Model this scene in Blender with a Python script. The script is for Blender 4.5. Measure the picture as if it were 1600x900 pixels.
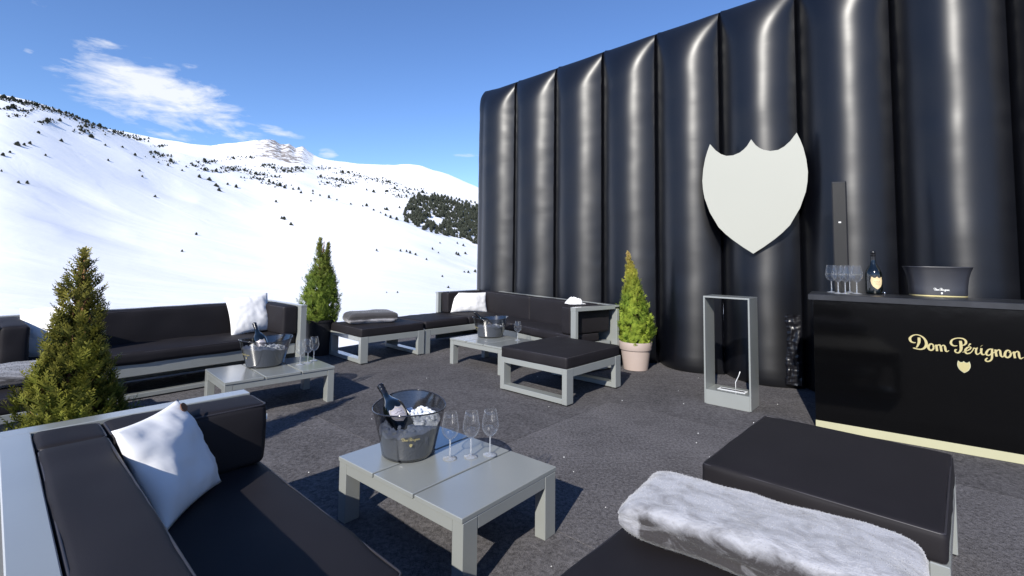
import bpy, bmesh, math, random
from math import sin, cos, pi, radians, sqrt, atan2, tan
from mathutils import Vector, Matrix, noise
random.seed(7)
sc = bpy.context.scene
col = sc.collection
for o in list(bpy.data.objects): bpy.data.objects.remove(o)

# ------------------------------------------------------------------ camera, sun, sky, exposure
CAM_H = 1.3; FPX = 761.5; CY = 354.9; PITCH = 0.061; ROLL = -0.011
cam = bpy.data.cameras.new('camera'); camo = bpy.data.objects.new('camera', cam); col.objects.link(camo)
X = Vector((1, 0, 0)); U = Vector((0, -sin(PITCH), cos(PITCH))); Dv = Vector((0, cos(PITCH), sin(PITCH)))
R_ = X * cos(ROLL) - U * sin(ROLL); Up = X * sin(ROLL) + U * cos(ROLL)
M = Matrix((R_, Up, -Dv)).transposed().to_4x4(); M.translation = (0, 0, CAM_H)
camo.matrix_world = M
cam.sensor_width = 36; cam.sensor_fit = 'HORIZONTAL'
cam.lens = 36 * FPX / 1600; cam.shift_y = -(450 - CY) / 1600
cam.clip_start = 0.05; cam.clip_end = 20000
sc.camera = camo

SUN_EL = radians(32); SUN_AZ = radians(24.05)      # light travels 24 deg to the right of the view direction
tosun = Vector((-sin(SUN_AZ) * cos(SUN_EL), -cos(SUN_AZ) * cos(SUN_EL), sin(SUN_EL)))
sl = bpy.data.lights.new('sun', 'SUN'); sl.energy = 4.6; sl.angle = radians(0.53); sl.color = (1.0, 0.955, 0.875)
slo = bpy.data.objects.new('sun', sl); col.objects.link(slo)
slo.rotation_euler = tosun.to_track_quat('Z', 'Y').to_euler(); slo.location = tosun * 40

def survey(x, y):
    """compass bearing and slope of a landmark seen from the deck (x, y read off a 1600 x 900 print)"""
    a = (x - 800) / FPX; b = (CY - y) / FPX
    d = R_ * a + Up * b + Dv
    return atan2(d.x, d.y), d.z / math.hypot(d.x, d.y)

w = bpy.data.worlds.new('World'); sc.world = w; w.use_nodes = True
nt = w.node_tree; nt.nodes.clear()
def N(t, typ, **kw):
    n = t.nodes.new(typ)
    for k, v in kw.items(): setattr(n, k, v)
    return n
def math_(t, op, a, b=None, clamp=False):
    n = N(t, 'ShaderNodeMath', operation=op); n.use_clamp = clamp
    for i, v in enumerate((a, b)):
        if v is None: continue
        if isinstance(v, (int, float)): n.inputs[i].default_value = v
        else: t.links.new(v, n.inputs[i])
    return n.outputs[0]
sky = N(nt, 'ShaderNodeTexSky', sky_type='NISHITA'); sky.sun_disc = False
sky.sun_elevation = SUN_EL; sky.sun_rotation = atan2(tosun.x, tosun.y)
sky.altitude = 1600; sky.air_density = 1.0; sky.dust_density = 0.25; sky.ozone_density = 4.0
bg = N(nt, 'ShaderNodeBackground'); bg.inputs['Strength'].default_value = 0.15
hs = N(nt, 'ShaderNodeHueSaturation'); hs.inputs['Saturation'].default_value = 1.09; hs.inputs['Hue'].default_value = 0.507
nt.links.new(sky.outputs[0], hs.inputs['Color'])
nt.links.new(hs.outputs[0], bg.inputs['Color'])
bgc = N(nt, 'ShaderNodeBackground'); bgc.inputs['Color'].default_value = (0.93, 0.95, 1, 1); bgc.inputs['Strength'].default_value = 0.83
tc = N(nt, 'ShaderNodeTexCoord'); sep = N(nt, 'ShaderNodeSeparateXYZ'); nt.links.new(tc.outputs['Generated'], sep.inputs[0])
az = math_(nt, 'ARCTAN2', sep.outputs[0], sep.outputs[1])
hor = math_(nt, 'SQRT', math_(nt, 'ADD', math_(nt, 'MULTIPLY', sep.outputs[0], sep.outputs[0]), math_(nt, 'MULTIPLY', sep.outputs[1], sep.outputs[1])))
el = math_(nt, 'ARCTAN2', sep.outputs[2], hor)
comb = N(nt, 'ShaderNodeCombineXYZ'); nt.links.new(az, comb.inputs[0]); nt.links.new(el, comb.inputs[1])
def nz(scale, detail, rough, vec, dist=0.0):
    n = N(nt, 'ShaderNodeTexNoise'); n.inputs['Scale'].default_value = scale; n.inputs['Detail'].default_value = detail
    n.inputs['Roughness'].default_value = rough; n.inputs['Distortion'].default_value = dist
    nt.links.new(vec, n.inputs['Vector']); return n.outputs[0]
mp = N(nt, 'ShaderNodeMapping'); mp.inputs['Rotation'].default_value = (0, 0, radians(19)); mp.inputs['Scale'].default_value = (1.0, 3.2, 1)
nt.links.new(comb.outputs[0], mp.inputs[0])
fb = nz(7.0, 10, 0.62, mp.outputs[0], 0.6)
fb2 = nz(26.0, 6, 0.6, mp.outputs[0], 0.3)
dens = None
# long bank of cloud over the ridge and a few shreds: (end a, end b, half thickness, weight)
CLOUDS = [((40, 80), (425, 208), 58, 1.0), ((85, 40), (300, 190), 42, 0.85), ((360, 185), (480, 216), 9, 0.7),
          ((200, 208), (330, 218), 9, 0.75), ((488, 240), (536, 244), 11, 0.95), ((700, 243), (760, 243), 4, 0.6), ((30, 78), (62, 84), 9, 0.55),
          ((20, -10), (95, 22), 8, 0.3), ((280, 105), (345, 100), 12, 0.42)]
for (pa, pb, th, wt) in CLOUDS:
    a0, e0 = survey(*pa); a1, e1 = survey(*pb); e0 = math.atan(e0); e1 = math.atan(e1)
    cx, cy_ = (a0 + a1) / 2, (e0 + e1) / 2; L = math.hypot(a1 - a0, e1 - e0) / 2; an = atan2(e1 - e0, a1 - a0)
    T = th / FPX * cos(cx)
    dx = math_(nt, 'SUBTRACT', az, cx); dy = math_(nt, 'SUBTRACT', el, cy_)
    p = math_(nt, 'DIVIDE', math_(nt, 'ADD', math_(nt, 'MULTIPLY', dx, cos(an)), math_(nt, 'MULTIPLY', dy, sin(an))), L)
    q = math_(nt, 'DIVIDE', math_(nt, 'SUBTRACT', math_(nt, 'MULTIPLY', dy, cos(an)), math_(nt, 'MULTIPLY', dx, sin(an))), T)
    r2 = math_(nt, 'ADD', math_(nt, 'MULTIPLY', p, p), math_(nt, 'MULTIPLY', q, q))
    m = math_(nt, 'MULTIPLY', math_(nt, 'SUBTRACT', 1.0, r2, True), wt)
    dens = m if dens is None else math_(nt, 'MAXIMUM', dens, m)
den = math_(nt, 'ADD', math_(nt, 'MULTIPLY', math_(nt, 'SUBTRACT', fb, 0.5), 3.0), math_(nt, 'MULTIPLY', math_(nt, 'SUBTRACT', fb2, 0.5), 1.1))
den = math_(nt, 'ADD', math_(nt, 'SUBTRACT', den, 0.34), math_(nt, 'MULTIPLY', dens, 0.96))
den = math_(nt, 'MULTIPLY', math_(nt, 'MULTIPLY', den, 1.25, True), math_(nt, 'MULTIPLY', dens, 3.0, True))
den = math_(nt, 'MULTIPLY', den, 0.86)
mix = N(nt, 'ShaderNodeMixShader'); nt.links.new(den, mix.inputs[0]); nt.links.new(bg.outputs[0], mix.inputs[1]); nt.links.new(bgc.outputs[0], mix.inputs[2])
wo = N(nt, 'ShaderNodeOutputWorld'); nt.links.new(mix.outputs[0], wo.inputs[0])

sc.view_settings.view_transform = 'Standard'; sc.view_settings.look = 'None'
sc.view_settings.exposure = 0.42; sc.view_settings.gamma = 1.0; sc.view_settings.use_curve_mapping = False
sc.render.engine = 'CYCLES'
cy = sc.cycles; cy.use_denoising = True; cy.max_bounces = 10; cy.transparent_max_bounces = 24; cy.transmission_bounces = 8
cy.caustics_reflective = False; cy.caustics_refractive = False; cy.sample_clamp_indirect = 6

# ------------------------------------------------------------------ materials
def mat(name, color, rough=0.5, spec=0.5, bump=None, var=None, metal=0.0, coat=0.0, sheen=0.0, attr=None, extra=None):
    """principled material; bump=(scale, strength, distance); var=(scale, amount) slow colour variation of the thing itself"""
    m = bpy.data.materials.new(name); m.use_nodes = True; t = m.node_tree; b = t.nodes['Principled BSDF']
    b.inputs['Base Color'].default_value = (*color, 1); b.inputs['Roughness'].default_value = rough
    b.inputs['Specular IOR Level'].default_value = spec; b.inputs['Metallic'].default_value = metal
    b.inputs['Coat Weight'].default_value = coat
    if sheen: b.inputs['Sheen Weight'].default_value = sheen; b.inputs['Sheen Roughness'].default_value = 0.4
    tc = N(t, 'ShaderNodeTexCoord')
    if var:
        n = N(t, 'ShaderNodeTexNoise'); n.inputs['Scale'].default_value = var[0]; n.inputs['Detail'].default_value = 6
        t.links.new(tc.outputs['Object'], n.inputs['Vector'])
        mr = N(t, 'ShaderNodeMapRange'); t.links.new(n.outputs[0], mr.inputs[0])
        mr.inputs[1].default_value = 0.25; mr.inputs[2].default_value = 0.75
        mr.inputs[3].default_value = 1 - var[1]; mr.inputs[4].default_value = 1 + var[1]
        mx = N(t, 'ShaderNodeVectorMath', operation='SCALE'); mx.inputs[0].default_value = color
        t.links.new(mr.outputs[0], mx.inputs['Scale']); t.links.new(mx.outputs[0], b.inputs['Base Color'])
    if bump:
        n = N(t, 'ShaderNodeTexNoise'); n.inputs['Scale'].default_value = bump[0]; n.inputs['Detail'].default_value = 4
        t.links.new(tc.outputs['Object'], n.inputs['Vector'])
        bp = N(t, 'ShaderNodeBump'); bp.inputs['Strength'].default_value = bump[1]; bp.inputs['Distance'].default_value = bump[2]
        t.links.new(n.outputs[0], bp.inputs['Height']); t.links.new(bp.outputs[0], b.inputs['Normal'])
    return m
def tree_mat(name, rough=0.6, trans=0.25):
    m = bpy.data.materials.new(name); m.use_nodes = True; t = m.node_tree; b = t.nodes['Principled BSDF']
    a = N(t, 'ShaderNodeVertexColor'); a.layer_name = 'tint'; t.links.new(a.outputs[0], b.inputs['Base Color'])
    b.inputs['Roughness'].default_value = rough; b.inputs['Specular IOR Level'].default_value = 0.3
    tr = N(t, 'ShaderNodeBsdfTranslucent'); t.links.new(a.outputs[0], tr.inputs[0])
    mx = N(t, 'ShaderNodeMixShader'); mx.inputs[0].default_value = trans
    t.links.new(b.outputs[0], mx.inputs[1]); t.links.new(tr.outputs[0], mx.inputs[2]); t.links.new(mx.outputs[0], t.nodes['Material Output'].inputs[0])
    return m
def glass_mat(name, tint, edge, rough=0.02, base=0.05, power=2.2, glint_white=0.0):
    """thin clear sheet: light passes with a tint, the rest mirrors, more at grazing angles"""
    m = bpy.data.materials.new(name); m.use_nodes = True; t = m.node_tree; t.nodes.remove(t.nodes['Principled BSDF'])
    tr = N(t, 'ShaderNodeBsdfTransparent'); tr.inputs[0].default_value = (*tint, 1)
    gl = N(t, 'ShaderNodeBsdfGlossy'); gl.inputs['Roughness'].default_value = rough; gl.inputs['Color'].default_value = (1, 1, 1, 1)
    lw = N(t, 'ShaderNodeLayerWeight'); lw.inputs[0].default_value = 0.5
    f = math_(t, 'ADD', math_(t, 'MULTIPLY', math_(t, 'POWER', lw.outputs['Facing'], power), edge), base, True)
    refl = gl.outputs[0]
    if glint_white:                                                       # white mixed in to stand for sun glints in the clear glass
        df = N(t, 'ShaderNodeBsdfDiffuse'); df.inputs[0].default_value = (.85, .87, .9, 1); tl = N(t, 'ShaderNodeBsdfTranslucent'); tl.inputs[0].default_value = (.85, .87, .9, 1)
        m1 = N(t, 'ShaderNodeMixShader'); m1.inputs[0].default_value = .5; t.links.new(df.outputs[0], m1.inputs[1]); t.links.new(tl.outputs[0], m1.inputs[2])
        m2 = N(t, 'ShaderNodeMixShader'); m2.inputs[0].default_value = glint_white; t.links.new(refl, m2.inputs[1]); t.links.new(m1.outputs[0], m2.inputs[2]); refl = m2.outputs[0]
    mx = N(t, 'ShaderNodeMixShader'); t.links.new(f, mx.inputs[0]); t.links.new(tr.outputs[0], mx.inputs[1]); t.links.new(refl, mx.inputs[2])
    t.links.new(mx.outputs[0], t.nodes['Material Output'].inputs[0]); return m

MT = {}
MT['paint'] = mat('grey_green_paint', (0.268, 0.281, 0.268), 0.30, 0.9, bump=(60, 0.08, 0.002), var=(3, 0.05), coat=1.0)
MT['paint'].node_tree.nodes['Principled BSDF'].inputs['Coat Roughness'].default_value = 0.22
MT['fabric'] = mat('charcoal_outdoor_fabric', (0.0125, 0.0108, 0.0128), 0.68, 0.26, bump=(420, 0.35, 0.0015), var=(4, 0.16))
MT['piping'] = mat('charcoal_piping', (0.030, 0.027, 0.031), 0.5, 0.5)
MT['gold'] = mat('brushed_gold', (0.62, 0.53, 0.26), 0.36, 0.5, metal=0.55)
MT['strip'] = mat('pale_gold_strip', (0.47, 0.45, 0.29), 0.45, 0.5, metal=0.15, var=(5, 0.05))
MT['gloss'] = mat('black_gloss_laminate', (0.002, 0.002, 0.0022), 0.09, 0.30, bump=(3.5, 0.05, 0.02))
MT['stone'] = mat('dark_counter_stone', (0.016, 0.017, 0.021), 0.38, 0.5, var=(9, 0.5))
MT['white'] = mat('white_panel', (0.39, 0.39, 0.338), 0.5, 0.4, bump=(40, 0.03, 0.002), var=(1.2, 0.015))
MT['edge'] = mat('black_panel_edge', (0.01, 0.01, 0.012), 0.5)
MT['pillow'] = mat('white_cotton', (0.80, 0.79, 0.78), 0.85, 0.2, bump=(300, 0.3, 0.001), sheen=0.1)
MT['leather'] = mat('tan_leather', (0.13, 0.052, 0.022), 0.55)
MT['terracotta'] = mat('taupe_planter_plastic', (0.42, 0.34, 0.30), 0.42, 0.4, var=(6, 0.04), bump=(30, 0.05, 0.002))
MT['blackpot'] = mat('black_planter_plastic', (0.012, 0.012, 0.014), 0.4, 0.45)
MT['soil'] = mat('potting_soil', (0.03, 0.02, 0.014), 0.95, 0.1, bump=(60, 1, 0.02))
MT['bark'] = mat('brown_bark', (0.20, 0.11, 0.055), 0.9, 0.1, bump=(60, 0.6, 0.01), var=(20, 0.3))
MT['leaf'] = tree_mat('conifer_leaf', 0.55, 0.20)
MT['pine'] = mat('dark_pine', (0.042, 0.047, 0.034), 0.9, 0.1, var=(0.6, 0.35))
MT['speaker'] = mat('black_speaker_cloth', (0.010, 0.0097, 0.0095), 0.55, 0.4, bump=(900, 0.4, 0.001))
MT['wood'] = mat('raw_pine_pole', (0.42, 0.24, 0.11), 0.7, 0.2, var=(12, 0.25))
MT['steel'] = mat('white_lacquer', (0.80, 0.81, 0.82), 0.3, 0.5)
MT['chrome'] = mat('crumpled_foil', (0.8, 0.8, 0.8), 0.15, 0.5, metal=1.0)
MT['ice'] = mat('crushed_ice', (0.84, 0.87, 0.90), 0.35, 0.6, bump=(90, 0.5, 0.01))
MT['ice'].node_tree.nodes['Principled BSDF'].inputs['Subsurface Weight'].default_value = 0.25
MT['ice'].node_tree.nodes['Principled BSDF'].inputs['Subsurface Radius'].default_value = (0.02, 0.02, 0.025)
MT['bottle'] = mat('black_green_bottle_glass', (0.002, 0.0035, 0.003), 0.06, 0.6, coat=0.6)
MT['foil'] = mat('black_neck_foil', (0.006, 0.006, 0.007), 0.22, 0.7)
MT['label'] = mat('cream_paper_label', (0.66, 0.52, 0.30), 0.5, 0.3, var=(60, 0.12))
MT['silver'] = mat('silver_label', (0.45, 0.42, 0.44), 0.35, 0.5, metal=0.4, var=(90, 0.25))
MT['print'] = mat('white_print', (0.8, 0.8, 0.76), 0.5)
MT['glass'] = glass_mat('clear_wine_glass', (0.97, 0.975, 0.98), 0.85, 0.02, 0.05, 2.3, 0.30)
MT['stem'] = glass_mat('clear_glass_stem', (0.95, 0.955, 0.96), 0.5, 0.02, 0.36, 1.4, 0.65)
MT['acrylic'] = glass_mat('smoked_acrylic', (0.28, 0.285, 0.30), 0.55, 0.13, 0.10, 2.4)
MT['rim'] = mat('smoked_acrylic_rim', (0.02, 0.02, 0.024), 0.12, 0.7)
MT['basin'] = mat('black_satin_basin', (0.022, 0.023, 0.030), 0.38, 1.0)
MT['crumb'] = mat('white_crumbs', (0.75, 0.75, 0.75), 0.8)

def vinyl():
    m = mat('black_inflated_vinyl', (0.0022, 0.0026, 0.0045), 0.40, 0.60)
    m.node_tree.nodes['Principled BSDF'].inputs['Anisotropic'].default_value = 0.55; m.node_tree.nodes['Principled BSDF'].inputs['Anisotropic Rotation'].default_value = 0.25
    tg = N(m.node_tree, 'ShaderNodeTangent', direction_type='RADIAL', axis='Z'); m.node_tree.links.new(tg.outputs[0], m.node_tree.nodes['Principled BSDF'].inputs['Tangent'])
    t = m.node_tree; b = t.nodes['Principled BSDF']; tc = t.nodes['Texture Coordinate']
    mp = N(t, 'ShaderNodeMapping'); mp.inputs['Scale'].default_value = (1.2, 1.2, 5.5); t.links.new(tc.outputs['Object'], mp.inputs[0])
    n = N(t, 'ShaderNodeTexNoise'); n.inputs['Scale'].default_value = 1.6; n.inputs['Detail'].default_value = 3; t.links.new(mp.outputs[0], n.inputs['Vector'])
    bp = N(t, 'ShaderNodeBump'); bp.inputs['Strength'].default_value = 0.03; bp.inputs['Distance'].default_value = 0.03
    t.links.new(n.outputs[0], bp.inputs['Height']); t.links.new(bp.outputs[0], b.inputs['Normal'])
    n2 = N(t, 'ShaderNodeTexNoise'); n2.inputs['Scale'].default_value = 3.0; n2.inputs['Detail'].default_value = 5; t.links.new(tc.outputs['Object'], n2.inputs['Vector'])
    mr = N(t, 'ShaderNodeMapRange'); t.links.new(n2.outputs[0], mr.inputs[0]); mr.inputs[3].default_value = 0.37; mr.inputs[4].default_value = 0.43
    t.links.new(mr.outputs[0], b.inputs['Roughness']); return m
MT['vinyl'] = vinyl()
MT['crinkle'] = mat('creased_black_vinyl', (0.005, 0.005, 0.007), 0.34, 0.5)

def carpet(name, k, seed):
    m = bpy.data.materials.new(name); m.use_nodes = True; t = m.node_tree; b = t.nodes['Principled BSDF']
    b.inputs['Roughness'].default_value = 0.95; b.inputs['Specular IOR Level'].default_value = 0.12
    tc = N(t, 'ShaderNodeTexCoord')
    def noise_(scale, det, rough=0.6, sc3=None):
        v = tc.outputs['Object']
        if sc3:
            mp = N(t, 'ShaderNodeMapping'); mp.inputs['Scale'].default_value = sc3; mp.inputs['Rotation'].default_value = (0, 0, radians(43)); t.links.new(v, mp.inputs[0]); v = mp.outputs[0]
        n = N(t, 'ShaderNodeTexNoise', noise_dimensions='4D'); n.inputs['W'].default_value = seed; n.inputs['Scale'].default_value = scale; n.inputs['Detail'].default_value = det; n.inputs['Roughness'].default_value = rough
        t.links.new(v, n.inputs['Vector']); return n.outputs[0]
    fine = noise_(190, 3, 0.7); mid = noise_(55, 4, 0.6); slow = noise_(2.2, 5, 0.6); pile = noise_(4, 4, 0.6, (1, 6, 1))
    s = math_(t, 'ADD', math_(t, 'MULTIPLY', math_(t, 'SUBTRACT', fine, 0.5), 3.2), math_(t, 'MULTIPLY', math_(t, 'SUBTRACT', mid, 0.5), 2.6))
    s = math_(t, 'ADD', s, math_(t, 'MULTIPLY', math_(t, 'SUBTRACT', slow, 0.5), 0.9))
    s = math_(t, 'ADD', s, math_(t, 'MULTIPLY', math_(t, 'SUBTRACT', pile, 0.5), 0.55))
    s = math_(t, 'MAXIMUM', math_(t, 'ADD', s, 1.0), 0.25)
    vm = N(t, 'ShaderNodeVectorMath', operation='SCALE'); vm.inputs[0].default_value = (0.120 * k, 0.1135 * k, 0.117 * k); t.links.new(s, vm.inputs['Scale'])
    t.links.new(vm.outputs[0], b.inputs['Base Color'])
    bp = N(t, 'ShaderNodeBump'); bp.inputs['Strength'].default_value = 0.8; bp.inputs['Distance'].default_value = 0.006
    t.links.new(math_(t, 'ADD', fine, mid), bp.inputs['Height']); t.links.new(bp.outputs[0], b.inputs['Normal'])
    return m

def velvet(name, light, dark, scale, thr, sx=(1, 3, 3)):
    """crushed plush: the pile lies light one way and dark the other"""
    m = bpy.data.materials.new(name); m.use_nodes = True; t = m.node_tree; b = t.nodes['Principled BSDF']
    b.inputs['Roughness'].default_value = 0.8; b.inputs['Specular IOR Level'].default_value = 0.2; b.inputs['Sheen Weight'].default_value = 0.3
    tc = N(t, 'ShaderNodeTexCoord'); mp = N(t, 'ShaderNodeMapping'); mp.inputs['Scale'].default_value = sx; t.links.new(tc.outputs['Object'], mp.inputs[0])
    n = N(t, 'ShaderNodeTexNoise'); n.inputs['Scale'].default_value = scale; n.inputs['Detail'].default_value = 7; n.inputs['Roughness'].default_value = 0.62; n.inputs['Distortion'].default_value = 0.7
    t.links.new(mp.outputs[0], n.inputs['Vector'])
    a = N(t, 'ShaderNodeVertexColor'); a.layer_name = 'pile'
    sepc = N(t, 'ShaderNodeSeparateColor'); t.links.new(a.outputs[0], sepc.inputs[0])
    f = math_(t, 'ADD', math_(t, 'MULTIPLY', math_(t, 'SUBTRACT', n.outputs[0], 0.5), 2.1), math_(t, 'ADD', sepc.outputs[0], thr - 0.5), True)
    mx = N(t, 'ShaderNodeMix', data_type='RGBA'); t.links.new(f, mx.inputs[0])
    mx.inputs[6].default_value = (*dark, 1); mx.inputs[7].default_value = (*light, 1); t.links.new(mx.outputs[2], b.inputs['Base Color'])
    n2 = N(t, 'ShaderNodeTexNoise'); n2.inputs['Scale'].default_value = scale * 6; n2.inputs['Detail'].default_value = 6; t.links.new(mp.outputs[0], n2.inputs['Vector'])
    bp = N(t, 'ShaderNodeBump'); bp.inputs['Strength'].default_value = 0.5; bp.inputs['Distance'].default_value = 0.008
    t.links.new(n2.outputs[0], bp.inputs['Height']); t.links.new(bp.outputs[0], b.inputs['Normal']); return m
MT['plush'] = velvet('silver_plush', (0.37, 0.37, 0.392), (0.04, 0.036, 0.037), 8, 0.50, (1.6, 2.6, 2.6))
MT['plush_dark'] = velvet('grey_plush', (0.42, 0.41, 0.43), (0.05, 0.047, 0.05), 6, 0.25)

# ------------------------------------------------------------------ helpers
class MB:
    """collects shapes into one mesh"""
    def __init__(s): s.v = []; s.f = []; s.c = []
    def add(s, verts, faces, c=None):
        n = len(s.v); s.v += [tuple(p) for p in verts]; s.f += [tuple(i + n for i in f) for f in faces]
        if c is not None: s.c += [c] * len(verts)
    def bm(s, b, mtx=None):
        b.verts.index_update()
        s.add([(mtx @ v.co if mtx else v.co) for v in b.verts], [[v.index for v in f.verts] for f in b.faces]); b.free()
    def box(s, x0, x1, y0, y1, z0, z1, bev=0.003, mtx=None, seg=1):
        b = bmesh.new(); bmesh.ops.create_cube(b, size=1)
        for v in b.verts: v.co = Vector((x0 + (v.co.x + .5) * (x1 - x0), y0 + (v.co.y + .5) * (y1 - y0), z0 + (v.co.z + .5) * (z1 - z0)))
        if bev: bmesh.ops.bevel(b, geom=b.edges[:], offset=bev, segments=seg, affect='EDGES', profile=0.5)
        s.bm(b, mtx)
    def tube(s, pts, r, seg=6, cap=True):
        pts = [Vector(p) for p in pts]; n = len(pts); rr = r if isinstance(r, (list, tuple)) else [r] * n
        vs = []; fs = []; ref = None
        for i, p in enumerate(pts):
            t = (pts[min(i + 1, n - 1)] - pts[max(i - 1, 0)]).normalized()
            if ref is None: ref = t.orthogonal().normalized()
            a = (ref - t * ref.dot(t)).normalized(); ref = a; b = t.cross(a)
            for k in range(seg): vs.append(p + (a * cos(2 * pi * k / seg) + b * sin(2 * pi * k / seg)) * rr[i])
        for i in range(n - 1):
            for k in range(seg): fs.append((i * seg + k, i * seg + (k + 1) % seg, (i + 1) * seg + (k + 1) % seg, (i + 1) * seg + k))
        if cap: fs.append(tuple(range(seg))[::-1]); fs.append(tuple((n - 1) * seg + k for k in range(seg)))
        s.add(vs, fs)
    def lathe(s, prof, seg=32, ex=1.0, ey=1.0, mtx=None, cap0=False, cap1=False):
        vs = []; fs = []
        for r, z in prof:
            for k in range(seg):
                p = Vector((r * ex * cos(2 * pi * k / seg), r * ey * sin(2 * pi * k / seg), z)); vs.append(mtx @ p if mtx else p)
        for i in range(len(prof) - 1):
            for k in range(seg): fs.append((i * seg + k, i * seg + (k + 1) % seg, (i + 1) * seg + (k + 1) % seg, (i + 1) * seg + k))
        if cap0: fs.append(tuple(range(seg))[::-1])
        if cap1: fs.append(tuple((len(prof) - 1) * seg + k for k in range(seg)))
        s.add(vs, fs)
    def build(s, name, material, parent=None, smooth=False, colname=None):
        me = bpy.data.meshes.new(name); me.from_pydata(s.v, [], s.f); me.materials.append(MT[material] if isinstance(material, str) else material)
        if smooth:
            me.polygons.foreach_set('use_smooth', [True] * len(me.polygons))
            if smooth != True: me.set_sharp_from_angle(angle=radians(smooth))
        if colname and s.c:
            a = me.color_attributes.new(colname, 'FLOAT_COLOR', 'POINT')
            a.data.foreach_set('color', [x for c in s.c for x in (*c, 1.0)])
        o = bpy.data.objects.new(name, me); col.objects.link(o)
        if parent: o.parent = parent
        return o
def tag(o, label=None, cat=None, group=None, kind=None):
    if label: o['label'] = label
    if cat: o['category'] = cat
    if group: o['group'] = group
    if kind: o['kind'] = kind
    return o
def thing(name, label, cat, loc=(0, 0, 0), rz=0.0, group=None):
    o = bpy.data.objects.new(name, None); col.objects.link(o); o.location = loc; o.rotation_euler = (0, 0, rz); o.empty_display_size = 0.1
    return tag(o, label, cat, group)
def copy_tree(o, parent=None):
    c = o.copy(); col.objects.link(c)
    if parent: c.parent = parent
    for ch in [x for x in o.children]: copy_tree(ch, c)
    return c
class Frame:
    """plan axes of a piece of furniture: u along, v across (v = u turned 90 degrees clockwise)"""
    def __init__(s, ox, oy, ang): s.m = Matrix.Translation((ox, oy, 0)) @ Matrix.Rotation(ang, 4, 'Z') @ Matrix.Diagonal((1, -1, 1, 1))
    def box(s, mb, u0, u1, v0, v1, z0, z1, bev=0.003): 
        # mirrored axes: build with y = -v so faces keep their winding
        mb.box(u0, u1, -v1, -v0, z0, z1, bev, s.m @ Matrix.Diagonal((1, -1, 1, 1)))
    def pt(s, u, v, z=0): return s.m @ Vector((u, v, z))

def cushion_bm(u0, u1, v0, v1, z0, z1, r=0.03, crown=0.012, seed=0, n=14):
    lx, ly, lz = (u1 - u0) / 2, (v1 - v0) / 2, (z1 - z0) / 2; r = min(r, lx * .9, ly * .9, lz * .9)
    b = bmesh.new(); 
    nx = max(6, int(lx * 2 / 0.07)); ny = max(6, int(ly * 2 / 0.07)); nzz = max(5, int(lz * 2 / 0.04))
    def axis(n, l):
        t = [-l, -l + r * .3, -l + r * .65, -l + r]; t += [-l + r + (2 * l - 2 * r) * i / n for i in range(1, n)]; return t + [l - r, l - r * .65, l - r * .3, l]
    ax, ay, azz = axis(nx, lx), axis(ny, ly), axis(nzz, lz); vd = {}
    def V(i, j, k):
        if (i, j, k) not in vd:
            p = Vector((ax[i], ay[j], azz[k])); c = Vector((max(-lx + r, min(lx - r, p.x)), max(-ly + r, min(ly - r, p.y)), max(-lz + r, min(lz - r, p.z)))); d = p - c
            if d.length > 1e-9: d = d.normalized() * r
            q = c + d; fx, fy, fz = 1 - (q.x / lx) ** 2, 1 - (q.y / ly) ** 2, 1 - (q.z / lz) ** 2
            fx, fy, fz = max(fx, 0), max(fy, 0), max(fz, 0)
            s = Vector((q.x * 5 + seed * 3.1, q.y * 5, q.z * 5)); nv = noise.noise(s) * .006 + noise.noise(s * 2.7) * .003
            q.z += math.copysign(1, q.z) * (crown * (fx ** .5) * (fy ** .5) + nv) * (abs(q.z) / lz) ** 3
            q.y += math.copysign(1, q.y) * (crown * .6 * (fx ** .5) * (fz ** .5) + nv) * (abs(q.y) / ly) ** 3
            q.x += math.copysign(1, q.x) * (crown * .6 * (fy ** .5) * (fz ** .5) + nv) * (abs(q.x) / lx) ** 3
            vd[(i, j, k)] = b.verts.new(q)
        return vd[(i, j, k)]
    A, B, C = len(ax) - 1, len(ay) - 1, len(azz) - 1
    for i in range(A):
        for j in range(B):
            b.faces.new((V(i, j, C), V(i + 1, j, C), V(i + 1, j + 1, C), V(i, j + 1, C))); b.faces.new((V(i, j + 1, 0), V(i + 1, j + 1, 0), V(i + 1, j, 0), V(i, j, 0)))
        for k in range(C):
            b.faces.new((V(i, 0, k), V(i + 1, 0, k), V(i + 1, 0, k + 1), V(i, 0, k + 1))); b.faces.new((V(i, B, k + 1), V(i + 1, B, k + 1), V(i + 1, B, k), V(i, B, k)))
    for j in range(B):
        for k in range(C):
            b.faces.new((V(A, j, k), V(A, j + 1, k), V(A, j + 1, k + 1), V(A, j, k + 1))); b.faces.new((V(0, j, k + 1), V(0, j + 1, k + 1), V(0, j + 1, k), V(0, j, k)))
    return b
def cushion(fr, u0, u1, v0, v1, z0, z1, parent, name='cushion', r=0.03, crown=0.012, seed=0, pipe='top'):
    b = cushion_bm(u0, u1, v0, v1, z0, z1, r, crown, seed)
    m = fr.m @ Matrix.Diagonal((1, -1, 1, 1)) @ Matrix.Translation(((u0 + u1) / 2, -(v0 + v1) / 2, (z0 + z1) / 2))
    mb = MB(); mb.bm(b, m); o = mb.build(name, 'fabric', parent, True)
    pb = MB(); e = r * 0.29
    zs = [z1 - e, z0 + e] if pipe == 'both' else [z1 - e]
    for z in zs:
        pts = []
        for (cx, cy_, a0) in ((u1 - r, v1 - r, 0), (u0 + r, v1 - r, 90), (u0 + r, v0 + r, 180), (u1 - r, v0 + r, 270)):
            for k in range(4):
                a = radians(a0 + 30 * k); pts.append(fr.pt(cx + (r - e * .85) * cos(a), cy_ + (r - e * .85) * sin(a), z))
        pts.append(pts[0]); pb.tube(pts, 0.0042, 5, False)
    pb.build('piping', 'piping', o, True)
    return o
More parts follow.
